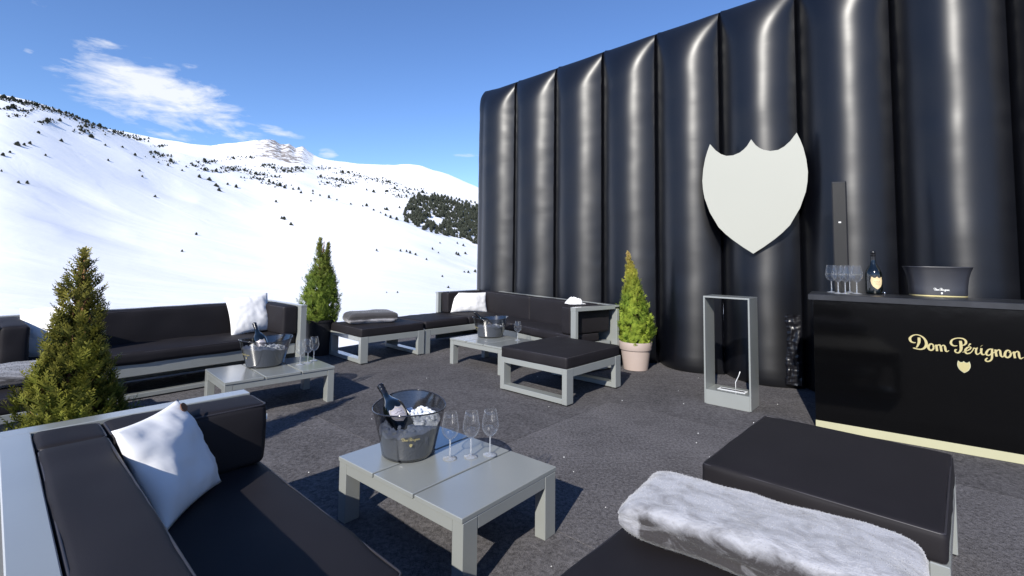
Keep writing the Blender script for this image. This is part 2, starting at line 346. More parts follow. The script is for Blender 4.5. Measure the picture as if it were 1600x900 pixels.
def pillow(name, label, wd, hg, th, mtx, seed, leather=None, group='white scatter cushions'):
    n = 26; mb = MB(); vs = []; fs = []
    for side in (1, -1):
        for i in range(n + 1):
            for j in range(n + 1):
                x = -1 + 2 * i / n; y = -1 + 2 * j / n
                px = x * wd / 2 * (1 - .075 * (1 - y * y) * abs(x) ** 3); py = y * hg / 2 * (1 - .075 * (1 - x * x) * abs(y) ** 3)
                t = max(0, (1 - abs(x) ** 2.6) * (1 - abs(y) ** 2.6)) ** .62 * th / 2
                s = Vector((px * 7 + seed * 9, py * 7, side * 2.0)); e = 1 - (1 - abs(x)) * (1 - abs(y))
                t += (noise.noise(s) * .016 + abs(noise.noise(s * 2.2)) * -.010 + noise.noise(s * 4.5) * .004) * min(1, t / (th * .18) if th else 0)
                p = Vector((px, side * max(t, 0.0), py)); vs.append(p)
        off = 0 if side == 1 else (n + 1) ** 2
        for i in range(n):
            for j in range(n):
                a = off + i * (n + 1) + j; q = (a, a + 1, a + n + 2, a + n + 1); fs.append(q if side == 1 else q[::-1])
    mb.add(vs, fs); o = mb.build(name, 'pillow', None, True); o.matrix_world = mtx
    bm = bmesh.new(); bm.from_mesh(o.data); bmesh.ops.remove_doubles(bm, verts=bm.verts, dist=1e-5); bm.to_mesh(o.data); bm.free()
    tag(o, label, 'pillow', group)
    if leather:
        lx, lz, side = leather; k = MB(); c = Vector((lx, 0, lz))
        x = lx / (wd / 2); y = lz / (hg / 2); tt = max(0, (1 - abs(x) ** 2.6) * (1 - abs(y) ** 2.6)) ** .62 * th / 2 * side
        ring = [(lx + .018 * cos(2 * pi * q / 14), tt + side * .004, lz + .018 * sin(2 * pi * q / 14)) for q in range(14)]
        ring2 = [(a, b_ + side * .004, c_) for a, b_, c_ in ring]
        k.add(ring + ring2, [tuple(range(14, 28)), tuple(range(14))[::-1]] + [(q, (q + 1) % 14, 14 + (q + 1) % 14, 14 + q) for q in range(14)])
        k.build('leather_patch', 'leather', o)
    return o

# ------------------------------------------------------------------ terrain
CREST_A = [(-3000, 60), (-1500, 70), (-900, 95), (-500, 110), (-250, 122), (-100, 136), (0, 150), (60, 166), (120, 188), (180, 207), (240, 225), (300, 243), (360, 266), (420, 288), (480, 300), (540, 318), (600, 336), (630, 347), (660, 357), (700, 372), (750, 389), (800, 401), (1000, 405), (1600, 405), (2600, 400)]
CREST_B = [(-3000, 110), (-900, 130), (-250, 150), (0, 163), (120, 192), (200, 207), (260, 219), (330, 228), (370, 224), (400, 219), (418, 217), (430, 219), (440, 226), (452, 224), (462, 231), (472, 229), (490, 243), (530, 252), (560, 256), (600, 257), (640, 257), (660, 259), (690, 268), (720, 280), (750, 294), (820, 320), (1000, 340), (1600, 345), (2600, 330)]
def crest(lst):
    t = sorted(survey(*p) for p in lst)
    def f(a):
        if a <= t[0][0]: return t[0][1]
        if a >= t[-1][0]: return t[-1][1]
        for (a0, e0), (a1, e1) in zip(t, t[1:]):
            if a <= a1: k = (a - a0) / (a1 - a0); return e0 + (e1 - e0) * k
    return f
cA, cB = crest(CREST_A), crest(CREST_B)
import functools
@functools.lru_cache(None)
def smooth(which, a):
    f = cA if which == 0 else cB; wv = .035 if which == 0 else .03; n = 8; tot = 0; ws = 0
    for i in range(-n, n + 1): k = math.exp(-2.2 * (i / n) ** 2); tot += k * f(a + wv * i / n); ws += k
    return tot / ws
RA, RB, R0 = 450.0, 1500.0, 13.0
def elev(a, r):
    """slope from eye level of the snow surface at bearing a, distance r"""
    eA = smooth(0, a); eB = smooth(1, a)
    if r > RB * .82: k = min(1, (r - RB * .82) / (RB * .13)); eB += (cB(a) - eB) * k
    back = min(1.0, max(0.0, (abs(a) - 1.45) / 0.35)); eA = eA * (1 - back) + 0.10 * back; eB = eB * (1 - back) + 0.13 * back
    ra = RA * (1 + .12 * sin(a * 9))
    if r <= R0: return -1.75 / r
    e0 = -1.75 / R0
    if r <= ra:
        t = math.log(r / R0) / math.log(ra / R0); return e0 + (eA - e0) * (0.25 * t ** 1.5 + 0.75 * t ** 3.2)
    if r <= RB:
        t = (r - ra) / (RB - ra); lo = min(eA, eB) - .02
        if t < .2: k = t / .2; k = k * k * (3 - 2 * k); return eA + (lo - eA) * k
        k = (t - .2) / .8; return lo + (max(eB, lo) - lo) * (k ** .85)
    return eB - (r - RB) / 4000 * .12
def ground_z(a, r):
    z = CAM_H + elev(a, r) * r
    x, y = r * sin(a), r * cos(a); k = min(1, max(0, (r - 16) / 120))
    z += k * (noise.noise(Vector((x / 70, y / 70, 0))) * 3.2 * min(1, r / 260) + noise.noise(Vector((x / 28, y / 28, 3))) * .6 - max(0, noise.noise(Vector((x / 45, y / 45, 12))) - .18) * 5 * min(1, r / 200))
    if r > RA * 1.3: z += (noise.noise(Vector((x / 150, y / 150, 7))) * 5 + noise.noise(Vector((x / 45, y / 45, 9))) * 1.2) * min(1, (r - RA * 1.3) / 300) * (1 if r < RB * .95 else .3)
    pk = math.exp(-((a - PEAK) / 0.045) ** 2) * min(1, max(0, (r - RB * .75) / (RB * .2)))
    if pk > .02: z += pk * (abs(noise.noise(Vector((x / 26, y / 26, 1)))) * 11 - 2 + noise.noise(Vector((x / 9, y / 9, 5))) * 3)
    return z
PEAK = survey(440, 225)[0]
azs = [radians(-62 + 0.17 * i) for i in range(365)]            # fine where the valley opens
a = azs[-1]
while a < radians(290): a += radians(3); azs.append(a)
azs = [x for x in azs if x < radians(297.5)]
rs = [2.0]
while rs[-1] < 1900: rs.append(rs[-1] * (1.045 if rs[-1] < 250 else 1.022))
mb = MB(); na, nr = len(azs), len(rs); rock = []
for a in azs:
    aa = (a + pi) % (2 * pi) - pi
    for r in rs:
        z = ground_z(aa, r); z = min(z, -0.42) if r < 13 else z
        pk = math.exp(-((aa - PEAK) / 0.05) ** 2) * (1 if RB * .8 < r < RB * 1.05 else 0)
        mb.v.append((r * sin(a), r * cos(a), z)); mb.c.append((pk, 0, 0))
for i in range(na):
    j = (i + 1) % na
    for k in range(nr - 1): mb.f.append((i * nr + k, i * nr + k + 1, j * nr + k + 1, j * nr + k))
mb.f.append(tuple(i * nr for i in range(na)))
def snow():
    m = bpy.data.materials.new('snow'); m.use_nodes = True; t = m.node_tree; b = t.nodes['Principled BSDF']
    b.inputs['Roughness'].default_value = 0.75; b.inputs['Specular IOR Level'].default_value = 0.2
    tc = N(t, 'ShaderNodeTexCoord')
    n = N(t, 'ShaderNodeTexNoise'); n.inputs['Scale'].default_value = 0.09; n.inputs['Detail'].default_value = 9; n.inputs['Roughness'].default_value = .55; t.links.new(tc.outputs['Object'], n.inputs['Vector'])
    mpn = N(t, 'ShaderNodeMapping'); mpn.inputs['Scale'].default_value = (.02, .05, .03); mpn.inputs['Rotation'].default_value = (0, 0, .6); t.links.new(tc.outputs['Object'], mpn.inputs[0])
    nd = N(t, 'ShaderNodeTexNoise'); nd.inputs['Scale'].default_value = 1.0; nd.inputs['Detail'].default_value = 4; nd.inputs['Distortion'].default_value = 1.2; t.links.new(mpn.outputs[0], nd.inputs['Vector'])
    bp = N(t, 'ShaderNodeBump'); bp.inputs['Strength'].default_value = .15; bp.inputs['Distance'].default_value = 2.0
    t.links.new(math_(t, 'ADD', math_(t, 'MULTIPLY', n.outputs[0], .6), math_(t, 'MULTIPLY', nd.outputs[0], 1.8)), bp.inputs['Height']); t.links.new(bp.outputs[0], b.inputs['Normal'])
    at = N(t, 'ShaderNodeVertexColor'); at.layer_name = 'rock'; sp = N(t, 'ShaderNodeSeparateColor'); t.links.new(at.outputs[0], sp.inputs[0])
    rn = N(t, 'ShaderNodeTexNoise'); rn.inputs['Scale'].default_value = .06; rn.inputs['Detail'].default_value = 8; rn.inputs['Roughness'].default_value = .7; t.links.new(tc.outputs['Object'], rn.inputs['Vector'])
    f = math_(t, 'MULTIPLY', math_(t, 'SUBTRACT', math_(t, 'ADD', rn.outputs[0], math_(t, 'MULTIPLY', sp.outputs[0], .12)), .555), 14, True)
    f = math_(t, 'MULTIPLY', f, math_(t, 'MULTIPLY', sp.outputs[0], 1.4, True))
    mx = N(t, 'ShaderNodeMix', data_type='RGBA'); t.links.new(f, mx.inputs[0]); mx.inputs[6].default_value = (.90, .90, .90, 1); mx.inputs[7].default_value = (.27, .235, .21, 1)
    t.links.new(mx.outputs[2], b.inputs['Base Color']); return m
MT['snow'] = snow()
tag(mb.build('snow_ground', 'snow', None, True, 'rock'), kind='structure')

def hit(px, py):
    """where the landmark seen at this bearing and slope stands on the slope"""
    a, e = survey(px, py); best = None
    r = 18.0
    while r < RB * 1.04:
        if (ground_z(a, r) - CAM_H) / r >= e: return a, r
        r *= 1.006
    return None
# pines: clumps dotting the ridges and singles out on the slope
def pine_mesh(seed):
    rng = random.Random(seed); mb = MB(); h = 1.0
    mb.tube([(0, 0, -.15), (0, 0, .35)], .05, 5)
    for k in range(5):
        z = .05 + k * .17; r = (.42 - k * .05) * rng.uniform(.85, 1.15); n = 7; o = rng.uniform(0, 6)
        ring = [(r * cos(o + 2 * pi * q / n) * rng.uniform(.7, 1.2), r * sin(o + 2 * pi * q / n) * rng.uniform(.7, 1.2), z - rng.uniform(0, .1)) for q in range(n)]
        top = (rng.uniform(-.05, .05), rng.uniform(-.05, .05), z + .27)
        mb.add(ring + [top, (0, 0, z + .02)], [(q, (q + 1) % n, n) for q in range(n)] + [((q + 1) % n, q, n + 1) for q in range(n)])
    return mb
PM = []
for k in range(6):
    o = pine_mesh(k).build('crown', 'pine'); PM.append(o.data); bpy.data.objects.remove(o)
S1 = lambda l: [(x / 2.25, y / 2.25) for x, y in l]
S2_ = lambda l: [(380 + x / 3.214, 180 + y / 3.214) for x, y in l]
belt = S1([(12, 348), (30, 352), (50, 356), (70, 360), (90, 365), (110, 369), (130, 374), (150, 380), (170, 386), (190, 392), (210, 397), (230, 402), (250, 409), (270, 416), (290, 424), (310, 433), (330, 440), (350, 447), (375, 456), (400, 465), (425, 472), (450, 480), (470, 485), (495, 492), (30, 385), (45, 382), (60, 408), (90, 395), (150, 432), (165, 430), (285, 466), (300, 447), (545, 540), (570, 550), (600, 570), (690, 585), (720, 600), (760, 605), (720, 570), (745, 570), (800, 592), (830, 590), (860, 602), (900, 615), (930, 582), (960, 592), (1000, 602), (1040, 603), (560, 515), (820, 558), (880, 555), (890, 628), (915, 632), (820, 600), (845, 600), (960, 645), (985, 655)])
belt += S2_([(100, 258), (150, 268), (200, 282), (240, 288), (300, 272), (60, 292), (100, 302), (160, 312), (380, 268), (430, 270), (500, 290), (530, 293), (560, 303), (590, 310), (620, 322), (660, 325), (700, 332), (730, 338), (760, 347), (390, 312), (420, 342), (470, 325), (500, 332), (530, 330), (550, 342), (480, 360), (720, 387), (760, 372), (800, 382), (830, 392), (780, 407), (820, 412), (860, 377), (900, 392), (270, 265), (220, 270), (445, 320), (515, 345)])
single = S1([(135, 470), (210, 430), (320, 487), (370, 514), (85, 512), (60, 515), (105, 510), (215, 500), (5, 605), (10, 550), (380, 567), (500, 622), (490, 602), (545, 695), (690, 827), (640, 886), (990, 770), (1000, 773), (640, 602), (760, 657), (800, 652), (830, 662), (925, 632), (1000, 662), (1050, 667), (1100, 682), (970, 712), (35, 540), (160, 548), (95, 648), (65, 645), (430, 520), (475, 550), (540, 555), (590, 585), (770, 672), (700, 625), (735, 635)])
single += S2_([(620, 377), (655, 388), (600, 460), (620, 458), (710, 472), (720, 478), (785, 467), (715, 505), (740, 517), (770, 527), (205, 524), (240, 552), (670, 684), (790, 685), (820, 687), (838, 695), (865, 704), (988, 645), (950, 676), (980, 694), (1075, 647), (1105, 657), (1070, 700), (1080, 705), (1115, 698), (1000, 813), (1110, 791), (1130, 793), (1165, 789), (1030, 868), (720, 893), (775, 893), (130, 338), (150, 345), (180, 355), (250, 375), (350, 385), (385, 405), (430, 418), (470, 430), (340, 435), (290, 395), (655, 480), (690, 492), (920, 727), (540, 450)])
rng = random.Random(3); pts = []
for p in single: pts.append((p[0], p[1], 1.0))
for p in belt:
    for k in range(22): pts.append((p[0] + rng.gauss(0, 8) * (k > 0), p[1] + (rng.gauss(0, 1.5)) * (k > 0), rng.uniform(.75, 1.1) if k == 0 else rng.uniform(.25, .62)))
pines = []
for (px, py, s) in pts:
    h = None
    for dy in range(0, 9):
        h = hit(px, py + dy)
        if h: break
    if h: pines.append((*h, s))
forest = MB(); nper = 0
def pine_into(mb, a, r, hgt, k):
    me = PM[k % 6]; sc_ = hgt; m = Matrix.Translation((r * sin(a), r * cos(a), ground_z(a, r))) @ Matrix.Rotation(rng.uniform(0, 6), 4, 'Z') @ Matrix.Diagonal((sc_ * 1.25, sc_ * 1.25, sc_, 1))
    mb.add([m @ v.co for v in me.vertices], [list(p.vertices) for p in me.polygons])
proto = None
pines.sort(key=lambda q: -q[2])
for i, (a, r, s) in enumerate(pines):
    hgt = s * r * rng.choice((.0034, .0042, .0050, .0064)) * (1 if r > 120 else .8) * (1 if r < 600 else .95)
    if i < 285:
        m = Matrix.Translation((r * sin(a), r * cos(a), ground_z(a, r))) @ Matrix.Rotation(rng.uniform(0, 6), 4, 'Z') @ Matrix.Diagonal((hgt * rng.uniform(1.3, 2.1), hgt * 1.5, hgt, 1))
        o = bpy.data.objects.new('pine_tree', PM[i % 6]); col.objects.link(o); o.matrix_world = m
        if r > 520: tag(o, 'tiny dark pine in the belts below the rocky peak', 'tree', 'pines in the far belts')
        elif math.atan2(ground_z(a, r) - CAM_H, r) > math.atan(smooth(0, a)) - .022: tag(o, 'small dark pine along the snowy left ridge line', 'tree', 'pines along the left ridge')
        else: tag(o, 'lone dark pine out on the open snow slope', 'tree', 'lone pines on the open slope')
    else: pine_into(forest, a, r, hgt, i)
poly = S2_([(805, 490), (838, 432), (880, 405), (960, 410), (1040, 435), (1100, 455), (1200, 478), (1200, 668), (1120, 632), (1050, 615), (980, 600), (900, 575), (850, 550), (805, 535)])
def inside(p, P):
    c = False
    for (x0, y0), (x1, y1) in zip(P, P[1:] + P[:1]):
        if (y0 > p[1]) != (y1 > p[1]) and p[0] < (x1 - x0) * (p[1] - y0) / (y1 - y0) + x0: c = not c
    return c
gap = S2_([(970, 530)])[0]; n = 0
while n < 900:
    p = (rng.uniform(628, 756), rng.uniform(300, 392))
    if not inside(p, poly): continue
    n += 1
    if ((p[0] - gap[0]) / 14) ** 2 + ((p[1] - gap[1]) / 5) ** 2 < 1: continue
    if noise.noise(Vector((p[0] / 9, p[1] / 5, 0))) < -.32: continue
    h = hit(*p)
    if h: pine_into(forest, *h, h[1] * .0085 * rng.uniform(.7, 1.2), n)
for k in range(330):                                              # thin rows of larches above the wood
    p = (rng.uniform(672, 756), 0); p = (p[0], 302 + (p[0] - 672) * .22 + rng.uniform(0, 17))
    if (p[0] * .8 + p[1] * .35) % 5 < 2.6: continue
    h = hit(*p)
    if h: pine_into(forest, *h, h[1] * .0055 * rng.uniform(.7, 1.2), k)
tag(forest.build('pine_wood', 'pine'), 'dark pine wood covering the far slope beside the black wall', 'wood', kind='stuff')

# ------------------------------------------------------------------ deck and carpet
DN = Vector((-sin(radians(52)), cos(radians(52)))); DT = Vector((cos(radians(52)), sin(radians(52)))); DC = 6.2
def edge(t): return (DN.x * DC + DT.x * t, DN.y * DC + DT.y * t)
outline = [edge(-8.5), edge(7.6), (2.6, 13.5), (11, 7), (11, -9), (-9, -9)]
def slab(mb, poly, z0, z1):
    a = sum(x0 * y1 - x1 * y0 for (x0, y0), (x1, y1) in zip(poly, poly[1:] + poly[:1]))
    if a < 0: poly = poly[::-1]
    n = len(poly); mb.add([(x, y, z1) for x, y in poly] + [(x, y, z0) for x, y in poly], [tuple(range(n)), tuple(range(n, 2 * n))[::-1]] + [(n + i, n + (i + 1) % n, (i + 1) % n, i) for i in range(n)])
MT['deck'] = mat('dark_deck_board', (0.03, 0.03, 0.033), 0.8)
mb = MB(); slab(mb, outline, -0.7, -0.008); deck = tag(mb.build('deck', 'deck'), kind='structure')
def clip(poly, nx, ny, c):
    out = []
    for (p, q) in zip(poly, poly[1:] + poly[:1]):
        dp, dq = p[0] * nx + p[1] * ny - c, q[0] * nx + q[1] * ny - c
        if dp <= 0: out.append(p)
        if dp * dq < 0: k = dp / (dp - dq); out.append((p[0] + (q[0] - p[0]) * k, p[1] + (q[1] - p[1]) * k))
    return out
SD = radians(-42); sn = Vector((-sin(SD), cos(SD)))                 # carpet is laid in strips
s0 = sn.dot(Vector((0.683, 4.688))); k = -8
tones = {-1: 1.0, 0: 1.0, 1: .80, -2: .86, 2: .95}
MT['carpet0'] = carpet('charcoal_carpet', 1.0, 0.0); MT['carpet1'] = carpet('charcoal_carpet_pile_turned', 0.80, 3.3); MT['carpet2'] = carpet('charcoal_carpet_worn', 0.92, 7.7)
for k in range(-8, 6):
    lo, hi = s0 + (k - 1) * 2.0 + .002, s0 + k * 2.0 - .002
    P = clip(clip(outline, sn.x, sn.y, hi), -sn.x, -sn.y, -lo)
    if len(P) < 3: continue
    cut = [(P, 0)]
    # some strips are joined end to end
    d = Vector((cos(SD), sin(SD)))
    if k in (0, -1, 1):
        c = {0: -2.35, -1: -.25, 1: -4.9}[k]
        cut = [(clip(P, d.x, d.y, c - .002), 1), (clip(P, -d.x, -d.y, -c - .002), 0)]
    for (Q, j) in cut:
        if len(Q) < 3: continue
        mb = MB(); slab(mb, Q, -0.007, 0.0)
        mb.build('carpet_strip', {-1: 'carpet0', 0: 'carpet0', 1: 'carpet1', -2: 'carpet2'}.get(k, 'carpet2') if not j else {0: 'carpet1', -1: 'carpet2', 1: 'carpet2'}[k], deck)
mb = MB(); rng = random.Random(11)
spots = [(1.557, 4.46), (1.314, 3.291), (.39, 3.047), (.504, 2.626), (1.322, 3.534), (2.408, 4.473), (.181, 2.136)] + [(rng.uniform(-1.2, 2.2), rng.uniform(2.2, 6)) for _ in range(26)]
for (x, y) in spots:
    r = rng.uniform(.0025, .0045); b = bmesh.new(); bmesh.ops.create_icosphere(b, subdivisions=1, radius=r)
    for v in b.verts: v.co *= rng.uniform(.7, 1.2)
    mb.bm(b, Matrix.Translation((x, y, r * .6)))
tag(mb.build('white_crumbs', 'crumb'), 'tiny white crumbs strewn over the charcoal carpet', 'litter', kind='stuff')

# ------------------------------------------------------------------ inflatable wall
WD = radians(-45); WO = Vector((2.93, 5.07)); wd = Vector((cos(WD), sin(WD))); wn = Vector((-0.70711, -0.70711))   # wn faces the terrace
SEAM = [-4.885, -4.07, -3.214, -2.357, -1.543, -0.73, 0.073, 0.857, 1.62, 2.37, 3.12, 3.88, 4.65]
def topz(t): return 4.15 - .030 * t if t < 0 else 4.15 - .055 * t
wall = thing('inflatable_wall', 'tall black inflatable wall of shiny vertical tubes behind the terrace', 'wall', (WO.x, WO.y, 0))
DEPTH = 2.2
for i in range(len(SEAM) - 1):
    t0, t1 = SEAM[i], SEAM[i + 1]; mb = MB(); ns = 36; Zt = (topz(t0) + topz(t1)) / 2
    ss = [0.5 - 0.5 * cos(pi * k / ns) for k in range(ns + 1)] + [1.0]
    prof = []
    nzv = 90
    for k in range(nzv + 1): prof.append(('f', k / nzv))
    for k in range(1, 9): prof.append(('t', k / 8))
    for si, s in enumerate(ss):
        x = t0 + (t1 - t0) * s; q = abs(2 * s - 1)
        bul = 1 - q ** 2.0 if s < .5 else 1 - .80 * q ** 2.0          # the skin ends in a welded lip that overlaps the next tube
        if si == ns + 1: bul = 0
        if i == 0 and s < .5: bul = max(1 - q ** 2, (1 - q ** 5) ** .5 * .8)                # rounded free end
        ed = min(s, 1 - s) * (t1 - t0)
        Rt = .10 + .55 * bul
        if i == 0 and s < .5: Rt = max(Rt, .38); Z = topz(x) - .035 * bul
        for kind, k in prof:
            if kind == 'f':
                z = Z * (k ** 0.86 if k < 1 else 1) if False else Z * k
                f = .255 * bul
                if z > Z - Rt: u = (z - (Z - Rt)) / Rt; f -= Rt * .62 * (1 - sqrt(max(0, 1 - u * u)))
                if z < .10: u = 1 - z / .10; f -= .05 * (1 - sqrt(max(0, 1 - u * u))) + .01
                # pucker along the seams and slow unevenness of the skin
                pk = math.exp(-ed / (.05 if s < .5 else .11)) * (noise.noise(Vector((x * 3, 0, z * 8))) * .007 + noise.noise(Vector((x * 4, 5, z * 24))) * .0045)
                top = math.exp(-max(0, Z - z) / .5)
                pk *= 1 + 1.6 * top
                pk += bul * (noise.noise(Vector((x * .9, i * 3.3, z * 2.1))) * .010 + noise.noise(Vector((x * 1.4, i * 1.3, z * 5.5))) * .0042)
                if i in (5, 6) and z < .8: pk += math.exp(-ed / .08) * .006 * noise.noise(Vector((x * 6, 2, z * 30)))
                f += pk
            else:
                z = Z - .02 * k * 0; f = (.255 * bul - Rt * .62) - k * DEPTH
            p = wd * x + wn * f; mb.v.append((p.x, p.y, z))
    npz = len(prof)
    for a in range(ns + 1):
        for b in range(npz - 1): mb.f.append((a * npz + b, (a + 1) * npz + b, (a + 1) * npz + b + 1, a * npz + b + 1))
    o = mb.build('wall_tube', 'vinyl', wall, 50)
    if i == 0:
        e = MB(); base = mb.v[0:npz]; 
        p2 = [Vector(p) for p in base if True]; fr_ = p2[:nzv + 1]
        back = [Vector((p.x - wn.x * DEPTH, p.y - wn.y * DEPTH, p.z)) for p in fr_]
        e.add(fr_ + back, [(k + 1, k, nzv + 1 + k, nzv + 2 + k) for k in range(nzv)]); e.build('end_panel', 'vinyl', wall, True)
# creased vent flap low on a seam
mb = MB(); rng = random.Random(5); n1, n2 = 16, 110; vs = []; fs = []
for a in range(n1 + 1):
    for b in range(n2 + 1):
        t = -.15 + .21 * a / n1; z = .05 + .70 * b / n2
        f = .125 + .03 * sin(a / n1 * pi) ** .6 + noise.noise(Vector((t * 42 + noise.noise(Vector((t * 4, z * 6, 3))) * 1.5, z * 3.2, 1))) * .026 + noise.noise(Vector((t * 30, z * 26, 4))) * .009 + noise.noise(Vector((t * 10, z * 80, 8))) * .004 * (1 if t < -.03 else .3)
        p = wd * (t + .02) + wn * f; vs.append((p.x, p.y, z)); 
for a in range(n1):
    for b in range(n2): fs.append((a * (n2 + 1) + b, (a + 1) * (n2 + 1) + b, (a + 1) * (n2 + 1) + b + 1, a * (n2 + 1) + b + 1))
mb.add(vs, fs); mb.build('creased_flap', 'crinkle', wall, True)

# ------------------------------------------------------------------ white shield on the wall
HALF = [(0, 2.56), (.04, 2.496), (.075, 2.461), (.115, 2.434), (.18, 2.413), (.25, 2.415), (.305, 2.442), (.36, 2.49), (.418, 2.567), (.448, 2.49), (.472, 2.41), (.495, 2.29), (.506, 2.165), (.500, 2.07), (.484, 1.97), (.43, 1.81), (.34, 1.645), (.27, 1.57), (.203, 1.51), (.1, 1.43), (0, 1.361)]
SH = [(x, z - 1.96) for x, z in HALF] + [(-x, z - 1.96) for x, z in HALF[-2:0:-1]]
a = radians(-39); d = Vector((cos(a), sin(a), 0)); c = Vector((2.60, 4.98, 1.96)) + d * (-.122)
sh = thing('shield_sign', 'large plain white shield with scalloped top hung on the black wall', 'sign', c, a)
def plate(mb, outline, y0, y1):
    n = len(outline); vs = [(x, y0, z) for x, z in outline] + [(x, y1, z) for x, z in outline]
    mb.add(vs, [tuple(range(n)), tuple(range(n, 2 * n))[::-1]] + [(i, n + i, n + (i + 1) % n, (i + 1) % n) for i in range(n)])
mb = MB(); plate(mb, SH[::-1], -.006, 0); mb.build('white_face', 'white', sh)
mb = MB(); plate(mb, [(x * .995, z * .995) for x, z in SH[::-1]], .001, .035); mb.build('backing_board', 'edge', sh)
mb = MB(); mb.box(-.2, .2, .035, .12, -.1, .1, .004); mb.build('mounting_block', 'edge', sh)

# ------------------------------------------------------------------ pole leaning by the wall's end
mb = MB(); mb.tube([(-.62, 9.35, -.5), (-.60, 9.32, .3), (-.50, 9.28, 1.1)], [.045, .042, .038], 8)
mb.tube([(-.66, 9.38, -.5), (-.55, 9.30, .95)], [.03, .025], 7)
tag(mb.build('wooden_pole', 'wood', None, 40), 'raw wooden pole leaning beside the far end of the black wall', 'pole')

# ------------------------------------------------------------------ furniture
A_T1, A_T2, A_T3 = radians(139.79), radians(137.13), radians(-135.99)
TL, TW, TH = .874, .61, .306
def uv(a): return Vector((cos(a), sin(a))), Vector((sin(a), -cos(a)))
def make_table(label):
    t = thing('coffee_table', label, 'coffee table', group='low plank coffee tables')
    fr = Frame(-TL / 2, TW / 2, 0); pl = TL / 3
    for k in range(3):
        mb = MB(); fr.box(mb, k * pl + (.006 if k else 0), (k + 1) * pl - (.006 if k < 2 else 0), -.006, TW + .006, TH - .021, TH, .0025); mb.build('plank', 'paint', t, 30)
    for v0, v1 in ((.0, .022), (TW - .022, TW)):
        mb = MB(); fr.box(mb, .062, TL - .062, v0 + .001, v1 - .001, TH - .072, TH - .0215, .002); mb.build('apron', 'paint', t, 30)
    for u0, u1 in ((.0, .022), (TL - .022, TL)):
        mb = MB(); fr.box(mb, u0 + .001, u1 - .001, .084, TW - .084, TH - .072, TH - .0215, .002); mb.build('apron', 'paint', t, 30)
    for u0 in (0, TL - .06):
        for v0 in (0, TW - .082):
            mb = MB(); fr.box(mb, u0, u0 + .06, v0, v0 + .082, 0, TH - .0215, .0025); mb.build('leg', 'paint', t, 30)
    return t
def place(o, x, y, a, L, W, label=None, z=0):
    u, v = uv(a); p = Vector((x, y)) + u * L / 2 + v * W / 2; o.location = (p.x, p.y, z); o.rotation_euler = (0, 0, a)
    if label: o['label'] = label
    return o
T1 = place(make_table('low grey plank table in the foreground with ice bucket and three wine glasses'), -.174, 1.916, A_T1, TL, TW)
T2 = place(copy_tree(T1), -.098, 5.418, A_T2, TL, TW, 'low grey table behind the middle ottoman carrying a bucket and a single wine glass')
T3 = place(copy_tree(T1), -1.576, 4.435, A_T3, TL, TW, 'low grey plank table in front of the long sofa on the left')

OU, OV, OF, OC = .806, .918, .321, .426
def make_ottoman(label):
    t = thing('ottoman', label, 'ottoman', group='square ottomans with charcoal cushions')
    fr = Frame(-OU / 2, OV / 2, 0)
    for v0 in (0, OV - .10):
        mb = MB(); fr.box(mb, 0, .052, v0, v0 + .10, 0.012, OF, .003); fr.box(mb, OU - .052, OU, v0, v0 + .10, 0.012, OF, .003)
        fr.box(mb, .0525, OU - .0525, v0, v0 + .10, 0.014, .06, .003); fr.box(mb, .0525, OU - .0525, v0, v0 + .10, OF - .052, OF, .003)
        lf = mb.build('loop_leg', 'paint', t, 30)
        fb = MB()
        for u0 in (.006, OU - .046): fr.box(fb, u0, u0 + .04, v0 + .03, v0 + .07, 0, .0125, .001)
        fb.build('foot', 'blackpot', lf)
    for u0 in (.002, OU - .026):
        mb = MB(); fr.box(mb, u0, u0 + .024, .1005, OV - .1005, OF - .075, OF - .002, .002); mb.build('apron', 'paint', t, 30)
    mb = MB(); fr.box(mb, .03, OU - .03, OV / 2 - .03, OV / 2 + .03, OF - .05, OF - .006, .002); mb.build('cross_bar', 'paint', t, 30)
    cushion(fr, .006, OU - .006, .006, OV - .006, OF - .004, OC - .006, t, 'cushion', .019, .010, 1, 'both')
    return t
P1 = place(make_ottoman('square ottoman with bare dark cushion in the middle of the carpet, beside the taupe planter'), .491, 4.322, radians(137.35), OU, OV)
P2 = place(copy_tree(P1), -1.782, 5.864, radians(135.81), OU, OV, 'ottoman carrying the folded grey plush blanket near the black planter')
P3 = place(copy_tree(P1), 1.394 + .02, 1.621, radians(137.0), OU, OV, 'large ottoman with bare cushion in the right foreground in front of the bar')
u_, v_ = uv(radians(136.93)); q = u_ * .06 + v_ * .85
P4 = place(copy_tree(P1), q.x, q.y, radians(136.93), OU, OV, 'foreground ottoman under the long silvery plush blanket')
A3 = radians(230); u3, v3 = uv(A3); AF = Vector((-2.27, 5.47))
q = AF + u3 * 2.02 - v3 * 1.02
P5 = place(copy_tree(P1), q.x, q.y, A3, OU, OV, 'ottoman with a crumpled grey blanket at the left edge, half hidden by the big conifer')

HB = .742
